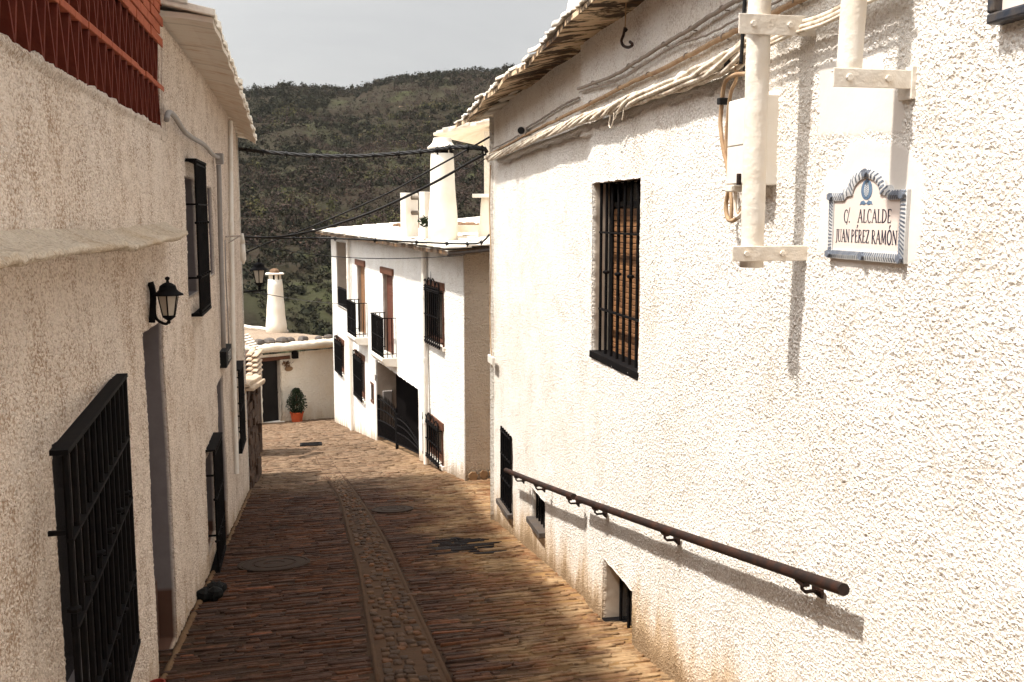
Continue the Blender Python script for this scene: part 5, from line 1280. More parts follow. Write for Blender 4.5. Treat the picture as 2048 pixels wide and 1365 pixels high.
# ================================================================== MIDDLE HOUSE
pc = on_street(930, 962); fdir = np.array([-math.sin(R(18.8)), math.cos(R(18.8))])
WM = Wall(pc, pc[:2] + fdir * 11.6, -1)
assert WM.n[0] < 0
def mid_house():
    h = thing('white_house', WM.P(4, float(zst(*WM.P(4, 0)[:2]))), 'white two-storey house facing us at the bend, with balconies and iron gate', 'house')
    sF = WM.px(668, 760)[0]; zr = WM.px(935, 505)[1] + 0.02
    X = lambda x, y, d=0.0: WM.px(x, y, d)
    def rect(x0, x1, yt_at, yb_at, dep):          # x0 far (left) edge, x1 near edge; heights taken at given pixels
        return [X(x1, yb_at[1])[0], X(x0, yb_at[1])[0], X(*yb_at)[1], X(*yt_at)[1], dep]
    ug = rect(854, 889, (889, 580), (886, 694), 0.10)
    lg = rect(853, 887, (887, 860), (884, 930), 0.10)
    w1 = rect(675, 690, (690, 690), (690, 752), 0.10)
    w2 = rect(713, 731, (731, 722), (731, 803), 0.10)
    d2 = rect(768, 788, (788, 552), (788, 716), 0.08)
    d1 = rect(717, 732, (732, 534), (732, 674), 0.08)
    ga = rect(755, 838, (796, 751), (838, 936), 0.40)
    ga[2] = -2.9
    mt = rect(742, 748, (745, 770), (745, 802), 0.04)
    lo = rect(675, 697, (690, 486), (697, 622), 0.22)
    ops = [ug, lg, w1, w2, d1, d2, ga, mt, lo]
    def bulge(S, Z): return 0.03 * (fbm(S * 0.5, Z * 0.5, 23, 3) - 0.5)
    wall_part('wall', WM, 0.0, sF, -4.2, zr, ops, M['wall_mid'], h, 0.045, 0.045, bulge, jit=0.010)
    # shaded end wall at the near corner
    e = Wall(WM.P(0, 0), WM.P(0, 0) - WM.n3 * 7, -1)
    if e.n @ WM.t > 0: e = Wall(WM.P(0, 0), WM.P(0, 0) - WM.n3 * 7, 1)
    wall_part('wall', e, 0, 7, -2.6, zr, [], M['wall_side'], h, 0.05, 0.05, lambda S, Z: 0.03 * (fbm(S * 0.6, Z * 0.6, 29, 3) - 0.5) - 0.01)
    # stone dado at its foot
    dd = MB(); g = random.Random(12); zb = float(zst(*e.P(0.4, 0)[:2]))
    for i in range(14):
        for j in range(3):
            c = e.P(0.10 + i * 0.14 + g.uniform(-0.02, 0.02), zb - 0.18 + j * 0.13 + g.uniform(-0.02, 0.02), 0.0)
            poly = [c + e.t3 * 0.075 * math.cos(q) * g.uniform(0.75, 1.05) + e.z3 * 0.07 * math.sin(q) * g.uniform(0.75, 1.05) for q in np.linspace(0, 2 * math.pi, 8)[:-1]]
            dd.prism(poly, e.n3 * g.uniform(0.02, 0.04))
    put('stone_dado', dd, M['stone_ochre'], h, bevel=0.006)
    # windows with wooden frames, lintels and bulging iron grilles
    def win(o, d, bars, lint=True):
        mb = MB(); slab(WM, o[0] - 0.02, o[1] + 0.02, o[2] - 0.02, o[3] + 0.02, -0.14, -0.09, mb); w = put('window', mb, M['glass_dark'], h)
        fr = MB(); t = 0.055
        slab(WM, o[0], o[0] + t, o[2], o[3], -0.09, 0.012, fr); slab(WM, o[1] - t, o[1], o[2], o[3], -0.09, -0.03, fr)
        slab(WM, o[0] + t, o[1] - t, o[2], o[2] + t, -0.09, -0.03, fr); slab(WM, o[0] - 0.05, o[1] + 0.05, o[3] - 0.02, o[3] + 0.09, -0.08, 0.02, fr)
        put('frame', fr, M['wood'], w)
        grille(WM, o[0] + 0.02, o[1] - 0.10, o[2] - 0.03, o[3] + 0.03, d, bars, (0.03, 0.10, 0.5, 0.90, 0.97), w, r=0.013, stand=(0.1, 0.9), fancy=True)
        sl = MB(); slab(WM, o[0] - 0.04, o[1] + 0.04, o[2] - 0.06, o[2], -0.08, 0.03, sl); put('sill', sl, M['smooth'], w, bevel=0.005)
    for o, b in ((ug, 9), (lg, 8), (w1, 9), (w2, 9)): win(o, 0.07, b)
    # balcony doors, their lintels, slabs and railings
    for o, top, near, far, bm in ((d1, (712, 609), (712, 676), (695.5, 664), 'blind_tan'), (d2, (766.7, 639), (766.7, 717), (744, 700), 'blind')):
        mb = MB(); slab(WM, o[0] - 0.02, o[1] + 0.02, o[2] - 0.02, o[3] + 0.02, -0.13, -0.075, mb); dr = put('door', mb, M[bm], h)
        mb = MB(); slab(WM, o[0] - 0.08, o[1] + 0.10, o[3] - 0.01, o[3] + 0.11, -0.07, 0.035, mb); put('lintel', mb, M['wood'], dr, bevel=0.01)
        db = 0.23; sn, zt = WM.px(*near, db); sfar = WM.px(*far, db)[0]; rt = WM.px(*top, db)[1]
        mb = MB(); 
        prof = [(-0.02, zt), (db + 0.03, zt), (db + 0.03, zt - 0.05), (db - 0.03, zt - 0.14), (-0.02, zt - 0.16)]
        mb.prism([WM.P(sn - 0.03, z, d) for d, z in prof], WM.t3 * (sfar - sn + 0.06)); ba = put('balcony', mb, M['smooth'], h, bevel=0.008)
        ra = MB(); L = sfar - sn
        for i in range(13): ra.tube([WM.P(sn + L * i / 12, zt, db), WM.P(sn + L * i / 12, rt, db)], 0.009, 6)
        for s in (sn, sfar):
            for k in range(4): ra.tube([WM.P(s, zt, db * k / 3.0), WM.P(s, rt, db * k / 3.0)], 0.009, 6)
            slab(WM, s - 0.012, s + 0.012, rt, rt + 0.014, -0.02, db + 0.02, ra); slab(WM, s - 0.008, s + 0.008, zt + 0.06, zt + 0.072, -0.02, db, ra)
        slab(WM, sn + 0.013, sfar - 0.013, rt, rt + 0.014, db - 0.02, db + 0.02, ra); slab(WM, sn, sfar, zt + 0.06, zt + 0.072, db - 0.012, db + 0.012, ra); slab(WM, sn, sfar, (zt + rt) / 2, (zt + rt) / 2 + 0.012, db - 0.012, db + 0.012, ra)
        c = sn + L / 2
        for k in range(5):
            z = zt + 0.14 + k * 0.10; ra.tube([WM.P(c + 0.05 * math.cos(q), z + 0.045 * math.sin(q), db) for q in np.linspace(0, 6.28, 9)], 0.008, 5)
        put('railing', ra, M['iron'], ba, auto=40)
    # loggia railing at the far corner
    ra = MB(); za, zb_ = lo[2], WM.px(674, 576)[1]
    for i in range(17): ra.tube([WM.P(lo[0] + (lo[1] - lo[0]) * i / 16, za, -0.03), WM.P(lo[0] + (lo[1] - lo[0]) * i / 16, zb_, -0.03)], 0.017, 6)
    slab(WM, lo[0], lo[1], zb_, zb_ + 0.03, -0.05, -0.01, ra); slab(WM, lo[0], lo[1], za + 0.02, za + 0.05, -0.05, -0.01, ra); put('loggia_railing', ra, M['iron'], h, auto=40)
    fl = MB(); slab(WM, lo[0] - 0.2, sF, za - 0.25, za - 0.02, -3.0, -0.2, fl); put('loggia_floor', fl, M['smooth'], h)
    # gate passage: near-black panel and ceiling stand in for the unlit interior
    mb = MB(); slab(WM, ga[0] - 0.05, ga[1] + 0.05, -3.2, ga[3] + 0.05, -0.5, -0.385, mb); put('passage_dark_panel', mb, M['cave'], h)
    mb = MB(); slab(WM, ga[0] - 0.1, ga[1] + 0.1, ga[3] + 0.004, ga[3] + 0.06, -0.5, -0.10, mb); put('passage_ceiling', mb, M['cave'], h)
    mb = MB(); q0 = WM.px(790, 800)[0]; slab(WM, ga[1] - 0.05, ga[1] + 0.02, WM.px(775, 835)[1], WM.px(775, 802)[1], -0.30, -0.12, mb); put('meter_box', mb, M['plastic_grey'], h, bevel=0.01)
    def leaf(s0, s1, zfun0, zfun1, n, name='leaf'):
        gt = MB(); 
        for i in range(n):
            s = s0 + (s1 - s0) * i / (n - 1); t = i / (n - 1); z0 = zfun0(s); z1 = zfun1(t, s)
            gt.tube([WM.P(s, z0, -0.03), WM.P(s, z1, -0.03)], 0.011, 6)
            gt.tube([WM.P(s, z1, -0.03), WM.P(s, z1 + 0.06, -0.03)], [0.014, 0.003], 6)
            gt.tube([WM.P(s + (s1 - s0) / n / 2, z0, -0.03), WM.P(s + (s1 - s0) / n / 2, z0 + (z1 - z0) * 0.42, -0.03)], 0.008, 5)
        for k in (0.02, 0.42, 0.70, 0.94):
            gt.tube([WM.P(s0 + (s1 - s0) * t, zfun0(s0 + (s1 - s0) * t) + (zfun1(t, s0 + (s1 - s0) * t) - zfun0(s0 + (s1 - s0) * t)) * k, -0.03) for t in np.linspace(0, 1, 7)], 0.014, 6)
        for s in (s0, s1): gt.tube([WM.P(s, zfun0(s), -0.03), WM.P(s, zfun1(0 if s == s0 else 1, s) + 0.04, -0.03)], 0.02, 7)
        return put(name, gt, M['iron'], gate, auto=40)
    zg = lambda s: float(zst(*WM.P(s, 0)[:2])) + 0.09
    smid = WM.px(790, 830)[0]
    gate = put('gate', (lambda m_: (m_.tube([WM.P(smid, zg(smid) - 0.1, -0.03), WM.P(smid, WM.px(790, 828)[1], -0.03)], 0.028, 8), m_)[1])(MB()), M['iron'], h)
    zhi_far = WM.px(756, 797)[1]; zhi_mid = WM.px(789, 822)[1]; zlo_mid = WM.px(792, 838)[1]; zlo_near = WM.px(837, 892)[1]
    leaf(smid + 0.04, ga[1] - 0.03, zg, lambda t, s: zhi_mid + (zhi_far - zhi_mid) * t + 0.05 * math.sin(math.pi * t), 13)
    leaf(ga[0] + 0.03, smid - 0.04, zg, lambda t, s: zlo_near + (zlo_mid - zlo_near) * t + 0.10 * math.sin(math.pi * t * 0.9), 20)
    th = MB(); slab(WM, ga[0] - 0.05, ga[1] + 0.05, -3.6, 0, -1.0, 0.05, th)
    stp = MB()
    a_, b_ = WM.P(ga[0], zg(ga[0]) - 0.09, 0.06), WM.P(ga[1], zg(ga[1]) - 0.09, 0.06)
    stp.prism([a_, a_ - WM.n3 * 1.0, a_ - WM.n3 * 1.0 - [0, 0, 0.4], a_ - [0, 0, 0.4]], b_ - a_); put('threshold', stp, M['stone_ochre'], h, bevel=0.01)
    # meter niche and door number
    mb = MB(); slab(WM, mt[0] - 0.01, mt[1] + 0.01, mt[2] - 0.01, mt[3] + 0.01, -0.05, -0.012, mb); put('meter_door', mb, M['glass_dark'], h)
    mb = MB(); slab(WM, mt[0], mt[0] + 0.05, mt[2], mt[3], -0.02, 0.01, mb); slab(WM, mt[0], mt[1], mt[3], mt[3] + 0.04, -0.02, 0.01, mb); slab(WM, mt[0], mt[1], mt[2] - 0.04, mt[2], -0.02, 0.01, mb); put('meter_frame', mb, M['wood'], h)
    mb = MB(); s_, z_ = WM.px(751, 756); slab(WM, s_ - 0.05, s_ + 0.05, z_ - 0.05, z_ + 0.06, -0.01, 0.012, mb); put('house_number', mb, M['plastic_grey'], h)
    # downpipes
    for px, yt, yb in ((850, 512, 938), (700, 482, 868)):
        pp = MB(); s_, z_ = WM.px(px, 700, 0.06); zt_ = WM.px(px, yt, 0.06)[1]; zb2 = float(zst(*WM.P(s_, 0)[:2])) + 0.02
        pp.tube([WM.P(s_, zt_ + 0.1, 0.06), WM.P(s_, zb2, 0.06)], 0.040, 12)
        for k in (0.2, 0.5, 0.8): pp.tube([WM.P(s_, zb2 + (zt_ - zb2) * k, 0.06), WM.P(s_, zb2 + (zt_ - zb2) * k + 0.06, 0.06)], 0.046, 12)
        put('downpipe', pp, M['smooth'], h, auto=40)
    # roof: low whitewashed slate roof
    zE = lambda s: WM.px(935, 505)[1] + 0.03 + 0.004 * s
    rr = random.Random(31)
    base = MB()
    A_ = lambda s, d: WM.P(s, zE(s) + 0.085 * max(0, 0.30 - d) , d)
    SS = np.linspace(-0.30, sF + 0.45, 70); DD = np.array([0.30, 0.0, -0.6, -1.4, -2.4, -4.0])
    gt = np.array([[A_(s, d) + np.array([0, 0, 0.03 * (fbm(s * 1.7, d * 1.7, 41, 3) - 0.5)]) for d in DD] for s in SS])
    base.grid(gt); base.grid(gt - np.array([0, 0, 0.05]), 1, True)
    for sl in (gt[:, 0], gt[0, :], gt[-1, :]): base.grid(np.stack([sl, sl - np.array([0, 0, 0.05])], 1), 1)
    # loose slates over it
    for row in range(7):
        d0 = 0.33 - row * 0.30; s = -0.34
        while s < sF + 0.4:
            w = rr.uniform(0.2, 0.5); z_ = 0.012 + 0.006 * rr.random(); 
            if rr.random() < 0.93:
                poly = [A_(s + w * q / 4, d0 + rr.uniform(-0.035, 0.03)) + [0, 0, z_ + 0.012] for q in range(5)] + [A_(s + w, d0 - 0.34) + [0, 0, z_ - 0.004], A_(s, d0 - 0.34) + [0, 0, z_ - 0.004]]
                base.prism(poly, [0, 0, rr.uniform(0.018, 0.034)])
            s += w - 0.012
    # the near end: slates along the gable edge
    ro = put('roof', base, [M['roof_white'], M['soffit_mid']], h, bevel=0.004)
    # bare stones and earth where the whitewash has gone
    sc = MB()
    for k in range(150):
        s = rr.uniform(0.3, 9.5); d = -1.1 - rr.random() * 0.75; r_ = rr.uniform(0.05, 0.14); p_ = A_(s, d) + [0, 0, 0.05]
        sc.lathe(p_, [(r_ * 1.2, -0.01), (r_, 0.03), (r_ * 0.5, 0.05)], 7, 0, 0.25, k)
    put('bare_slates', sc, M['slate_brown'], ro)
    gu = MB(); gu.tube([A_(-0.31, 0.30) + [0, 0, -0.045], A_(-0.31, -3.5) + [0, 0, -0.045]], 0.022, 8); put('gutter', gu, M['slate'], ro, smooth=True)  # dark tube stands in for the shadow under the roof edge
    # chimneys and roof terrace posts
    def chim(px, yb, yt, wb, wt, ydep, wob, capw, label=None):
        b_ = at_y(px, yb, ydep); t_ = at_y(px, yt, ydep); sc_ = ydep / F; H = t_[2] - b_[2]
        c = MB(); prof = [(wb * sc_ * (1 + 0.02 * math.sin(k)) + (wt - wb) * sc_ * k / 9, -0.15 if k == 0 else H * k / 9 * 0.955) for k in range(10)]
        c.lathe(b_, prof, 26, 0, wob, px); ch = put('chimney', c, M['chimney'], ro, smooth=True)
        cp = MB(); w_ = capw * sc_
        if capw < 20: cp.cbox(b_ + [-0.04, 0, H * 1.0], [0.30, 0, 0], [0, 0.3, 0], [0, 0, 0.05])
        else:
         for q in range(4): cp.cbox(b_ + [0.75 * wt * sc_ * math.cos(R(45 + 90 * q)), 0.75 * wt * sc_ * math.sin(R(45 + 90 * q)), H * 0.985], [0.05, 0, 0], [0, 0.05, 0], [0, 0, H * 0.09])
         cp.lathe(b_ + [0, 0, H * 1.01], [(w_ * 0.7, -0.01), (w_ * 0.98, 0.0), (w_, 0.02), (w_ * 0.80, 0.05), (w_ * 0.66, 0.09), (w_ * 0.60, 0.135), (w_ * 0.57, 0.15)], 20, 0, 0.04, px + 1)
        put('cap', cp, M['roof_white'], ch, smooth=False)
        if capw < 20: return
        ho = MB(); ho.lathe(b_ + [0, 0, H * 0.95], [(wt * sc_ * 0.9, 0), (wt * sc_ * 0.9, H * 0.075)], 14); put('vent', ho, M['cave'], ch)
    chim(886, 468, 300, 29, 22.5, 14.2, 0.025, 30)
    chim(972, 470, 392, 16, 9, 14.4, 0.02, 14)
    for k, (px, y0, y1) in enumerate(((812, 455, 386), (850, 458, 384))):
        ydep = 15.3 - k * 0.5; b_ = at_y(px, y0, ydep); t_ = at_y(px, y1, ydep); hh = t_[2] - b_[2]
        po = MB(); po.box(b_ + [-0.085, 0, -0.15], [0.09, -0.02, 0], [0.16, 0.30, 0], [0, 0, hh + 0.15]); pt = put('terrace_post', po, M['smooth'], ro, bevel=0.006)
        ba = MB()
        for f in (0.42, 0.86): ba.tube([b_ + [0.05, 0.14, hh * f], b_ + [0.42, 0.0, hh * f]], 0.035, 10)
        put('wooden_rail', ba, M['grey_wood'], pt, smooth=True)
    pw = MB(); a_ = at_y(905, 466, 14.9); pw.box(a_, [0.6, 0.1, 0], [0, 0.15, 0], [0, 0, 0.11]); put('parapet', pw, M['limewash'], ro)
    for px, y in ((748, 458), (830, 462)):
        pass
    return h
M['wall_side'] = plaster('rough_cast_shaded', (0.62, 0.53, 0.43), (0.52, 0.41, 0.30), 34, 0.01, displace=False, bumpd=0.02, base_stain=0.3, stain_h=0.5, blotch=0.4, pit=0.3)  # darker copy of the house plaster: the end wall's shade is in the colour
M['stone_ochre'] = simple('ochre_stone', (0.30, 0.19, 0.10), 0.85, var=0.8, vs=6, c2=(0.16, 0.09, 0.05), bs=0.5, bd=0.008)
M['slate_brown'] = simple('bare_brown_slate', (0.17, 0.095, 0.05), 0.85, var=0.8, vs=6, c2=(0.07, 0.04, 0.025), bs=0.6, bd=0.01)
M['grey_wood'] = simple('weathered_wood', (0.16, 0.13, 0.10), 0.8, var=0.6, vs=8, bs=0.3)
mid_house()

def roof_shrub():
    p = at_y(849, 450, 14.3); k = 120; g = np.random.default_rng(3); mb = MB()
    for i in range(k):
        d = g.normal(size=3); d /= np.linalg.norm(d); c = p + d * g.uniform(0.02, 0.09) + [0, 0, 0.05]; t = g.normal(size=3) * 0.022; t2 = g.normal(size=3) * 0.008
        mb.add([c - t, c + t2, c + t, c - t2], [(0, 1, 2, 3)])
    tag(put('shrub', mb, M['leaf'], origin=p), 'small green shrub growing on the roof at the tall chimney foot', 'shrub')
roof_shrub()

# ------------------------------------------------------------------ house seen over the roofs, behind
def back_house():
    y = 17.5
    o = at_y(972, 300, y); h = thing('white_house', (o[0] + 1.5, y + 1, -1), 'partly hidden white house whose thin roof shows over the tall chimney', 'house')
    mb = MB(); l = at_y(968, 300, y); mb.box([l[0], y, -2.0], [4.5, 0.9, 0], [0.9, 4.0, 0], [0, 0, at_y(975, 262, y)[2] + 2.0]); put('wall', mb, M['wall_end'], h)
    a = at_y(866, 272, y - 0.3); b = at_y(985, 246, y - 0.3); t = MB()
    g = random.Random(2)
    # thin slab roof rising to the right, seen from below
    und = [a, at_y(905, 292, y + 0.9), at_y(1040, 262, y + 0.9) , at_y(1040, 232, y - 0.3)]
    t.prism([a, b, b + [1.6, 0.1, 0.35], b + [1.9, 2.4, 0.30], a + [0.9, 2.2, -0.06]], [0, 0, 0.05])
    ro = put('roof', t, M['limewash'], h, bevel=0.01)
    s = MB(); v = b - a; 
    for k in range(9):
        for r_ in range(1):
            q0 = a + v * (k / 9) + np.array([0.05, 0.9 * r_, 0.052 + 0.012 * r_]); s.prism([q0 + [0, g.uniform(-0.05, 0.03), 0], q0 + v / 9 * 1.05 + [0, g.uniform(-0.05, 0.03), 0], q0 + v / 9 * 1.05 + [0.05, 0.95, 0.02], q0 + [0.05, 0.95, 0.02]], [0, 0, g.uniform(0.03, 0.06)])
    put('slates', s, M['roof_white'], ro, bevel=0.008)
back_house()

# ================================================================== HOUSE AT THE END OF THE STREET
def end_house():
    c1 = on_street(669, 836); c2 = on_street(523, 847)
    W = Wall(c1, c2, 1)
    if W.n @ np.array([0, -1]) < 0: W = Wall(c1, c2, -1)
    W.L
    h = thing('white_house', W.P(W.L / 2, float(c1[2])), 'low white house closing the end of the street, with gravel roof and round chimney', 'house')
    zt = W.px(640, 700)[1]; s1 = W.L + 3.0
    dr = (W.px(561, 780)[0], W.px(524, 780)[0], c2[2] - 0.3, W.px(561, 719)[1], 0.16)
    wall_part('wall', W, -0.05, s1, -5.2, zt, [dr], M['wall_end'], h, 0.05, 0.05, lambda S, Z: 0.05 * (fbm(S * 0.7, Z * 0.7, 61, 3) - 0.5), jit=0.012)
    mb = MB(); slab(W, dr[0] - 0.03, dr[1] + 0.03, -5, dr[3] + 0.03, -0.22, -0.15, mb); d = put('door', mb, M['wood_dark'], h)
    mb = MB(); slab(W, W.px(579, 713)[0], W.px(515, 713)[0], dr[3] - 0.01, dr[3] + 0.08, -0.1, 0.04, mb); put('lintel', mb, M['wood'], d, bevel=0.01)
    mb = MB(); slab(W, dr[0] - 0.06, dr[1] + 0.05, W.px(560, 846)[1] - 0.3, W.px(560, 843)[1], -0.15, 0.08, mb); put('step', mb, M['smooth'], d, bevel=0.01)
    mb = MB(); p = W.at(555, 785, -0.14); mb.lathe(p, [(0.01, -0.02), (0.025, 0), (0.01, 0.02)], 8); put('handle', mb, M['rust'], d)
    # roof
    zE = W.px(590, 686)[1]; dep = 6.6
    rise = 0.0
    pb = at_y(575, 628, W.P(0, 0)[1] + dep)
    rise = pb[2] - zE
    S = np.linspace(-0.35, s1, 50); D = np.linspace(0.18, -dep, 34)
    sR = W.px(575, 690)[0]
    gz = lambda s, dd: zE + rise * np.clip((0.18 - dd) / dep, 0, 1) - 0.28 * np.clip((sR - s) / 1.4, 0, 1) * np.clip((0.18 - dd) / dep, 0, 1)
    g = np.array([[W.P(s, float(gz(s, d_)) + 0.05 * (fbm(s * 2, d_ * 2, 71, 3) - 0.5), d_) for d_ in D] for s in S])
    mb = MB(); up = np.cross(g[1, 0] - g[0, 0], g[0, 1] - g[0, 0])[2] > 0
    mb.grid(g, flip=not up); ro = put('roof', mb, M['gravel'], h, smooth=True)
    # limewashed eave rim, uneven
    rim = MB(); ss = np.linspace(-0.3, s1, 160)
    prof = lambda s: [W.P(s, zE - 0.20 + 0.02 * fbm(s * 4, 1, 3), 0.0), W.P(s, zE - 0.17 + 0.04 * fbm(s * 4, 2, 3), 0.17 + 0.03 * fbm(s * 5, 5, 8)), W.P(s, zE - 0.06 + 0.05 * (fbm(s * 5, 2, 5) - 0.5), 0.24 + 0.04 * fbm(s * 6, 3, 4)), W.P(s, zE + 0.03 + 0.10 * (fbm(s * 7, 4, 5) - 0.5), 0.19), W.P(s, zE + 0.035 + 0.06 * (fbm(s * 7, 9, 5) - 0.5), 0.04), W.P(s, zE - 0.02, -0.05)]
    rg = np.array([prof(s) for s in ss]); upf = np.cross(rg[1, 3] - rg[0, 3], rg[0, 4] - rg[0, 3])[2] > 0
    rim.grid(rg, flip=not upf); put('eave_rim', rim, M['limewash'], ro, smooth=True)
    st = MB(); gg = random.Random(5)
    for px in (518, 540, 566, 583, 606, 638, 660):
        s, _ = W.px(px, 684); p = W.P(s, zE + 0.03, -0.05 + gg.uniform(-0.05, 0.05)); r = gg.uniform(0.10, 0.17)
        st.lathe(p, [(r, 0), (r * 1.05, r * 0.35), (r * 0.8, r * 0.7), (r * 0.3, r * 0.85)], 9, 0, 0.15, px)
    put('ridge_stones', st, M['slate'], ro)
    # white ridge running to the street, and the second pitch beyond it
    a = W.P(sR, float(gz(sR, -dep)), -dep + 0.2); b = W.P(-0.3, float(gz(-0.3, -3.2)) + 0.03, -3.2)
    rd = MB(); rd.tube([a + (b - a) * k / 14 + [0, 0, 0.03 * gg.random()] for k in range(15)], 0.05, 8); put('ridge', rd, M['roof_white'], ro, smooth=True)
    # conical chimney with slate cap
    base = at_y(553, 660, W.P(0, 0)[1] + 2.4); top = at_y(552, 548, W.P(0, 0)[1] + 2.4); H = top[2] - base[2]; k = base[1] / F
    c = MB(); prof = [((20.5 - 6.5 * q / 10 + 0.4 * math.sin(q * 1.7)) * k, -0.2 if q == 0 else H * 0.90 * q / 10) for q in range(11)]
    c.lathe(base, prof, 24, 0, 0.025, 8); ch = put('chimney', c, M['chimney'], ro, smooth=True)
    cp = MB()
    for q in range(6): cp.cbox(base + [9.5 * k * math.cos(q * 1.047), 9.5 * k * math.sin(q * 1.047), H * 0.93], [0.07, 0, 0], [0, 0.07, 0], [0, 0, H * 0.12])
    put('cap_pillars', cp, M['chimney'], ch)
    cp = MB(); cp.lathe(base + [0, 0, H * 0.985], [(17.5 * k, 0), (18 * k, 0.03), (16 * k, 0.055)], 18, 0, 0.04, 3); put('cap', cp, M['roof_white'], ch)
    cp = MB(); cp.lathe(base + [0, 0, H * 0.985 + 0.05], [(11 * k, 0), (11 * k, 0.05), (9 * k, 0.09), (4 * k, 0.12)], 10, 0, 0.12, 5); put('cap_stone', cp, M['slate_brown'], ch)
    ho = MB(); ho.lathe(base + [0, 0, H * 0.88], [(9 * k, 0), (9 * k, H * 0.1)], 12); put('vent', ho, M['cave'], ch)
    # things on and before the wall
    p = W.at(590, 711, 0.06); e = thing('wall_light', p, 'small black wall light under the eave of the end house', 'wall light')
    mb = MB(); mb.cbox(p, W.t3 * 0.14, W.n3 * 0.12, [0, 0, 0.16]); mb.lathe(p + [0, 0, 0.08], [(0.09, 0), (0.03, 0.05)], 8); put('case', mb, M['iron'], e, bevel=0.01)
    mb = MB(); mb.tube([p - W.n3 * 0.08 + [0, 0, 0.02], p], 0.02, 6); put('arm', mb, M['iron'], e)
    p = W.at(577, 738, 0.02); mb = MB(); mb.prism([W.P(W.px(577, 738)[0] + 0.11 * math.cos(q), p[2] + 0.065 * math.sin(q), 0.0) for q in np.linspace(0, 6.28, 15)[:-1]], W.n3 * 0.025)
    tag(put('ceramic_plaque', mb, M['stone_ochre'], origin=p, bevel=0.005), 'oval brown ceramic plaque beside the dark door of the end house', 'plaque')
    p = W.at(573, 727, 0.03); g2 = np.random.default_rng(4); mb = MB()
    for i in range(60):
        c_ = p + W.t3 * g2.normal() * 0.06 + np.array([0, 0, g2.normal() * 0.06]) + W.n3 * g2.uniform(0, 0.05); t = g2.normal(size=3) * 0.03; t2 = g2.normal(size=3) * 0.01
        mb.add([c_ - t, c_ + t2, c_ + t, c_ - t2], [(0, 1, 2, 3)])
    tag(put('dried_sprig', mb, M['slate_brown'], origin=p), 'dried sprig hanging on the wall just above the oval plaque', 'dried flowers')
    # potted shrub
    p = W.at(594, 838, 0.32); p[2] = float(zst(p[0], p[1])) + 0.01; k = p[1] / F
    e = thing('potted_shrub', p, 'dark bushy shrub in an orange pot beside the end house door', 'potted plant')
    mb = MB(); mb.lathe(p, [(10.5 * k, 0), (13 * k, 17 * k), (14.2 * k, 17.2 * k), (14.2 * k, 20 * k), (12.5 * k, 20 * k), (11.5 * k, 17 * k)], 22); put('pot', mb, M['terracotta'], e, auto=40)
    mb = MB(); mb.tube([p + [0, 0, 0.1], p + [0, 0, 55 * k]], 0.018, 6); put('stem', mb, M['wood'], e)
    fo = MB(); g2 = np.random.default_rng(8)
    for i in range(1500):
        t = g2.uniform(0, 1); z = (18 + 50 * t) * k
        rr_ = (18.5 * math.sin(math.pi * min(1, 0.22 + 0.72 * t)) ** 0.8) * k * (0.85 + 0.35 * math.sin(i * 0.7 + 5 * t)) * g2.uniform(0.35, 1) ** 0.5
        q = g2.uniform(0, 6.28); c_ = p + [rr_ * math.cos(q), rr_ * math.sin(q), z]
        d_ = g2.normal(size=3); d_ = d_ / np.linalg.norm(d_) * 0.032; t2 = np.cross(d_, g2.normal(size=3)); t2 = t2 / np.linalg.norm(t2) * 0.014
        fo.add([c_ - d_, c_ + t2, c_ + d_, c_ - t2], [(0, 1, 2, 3)])
    put('foliage', fo, M['leaf'], e)
def gravel_mat():
    m, nt, b, out = newmat('roof_gravel'); p = pos(nt)
    n = noise(nt, p, 18, 4, 0.7); n2 = noise(nt, p, 2.5, 4, 0.6)
    col = mixc(nt, rng_(nt, n, 0.35, 0.68), (0.34, 0.26, 0.19), (0.16, 0.115, 0.08)); col = mixc(nt, rng_(nt, n2, 0.4, 0.7, 0, 0.5), col, (0.38, 0.30, 0.23))
    nt.links.new(col, b.inputs['Base Color']); b.inputs['Roughness'].default_value = 0.95; b.inputs['Specular IOR Level'].default_value = 0.1
    bump(nt, b, n, 1.0, 0.03); M['gravel'] = m
gravel_mat()
end_house()

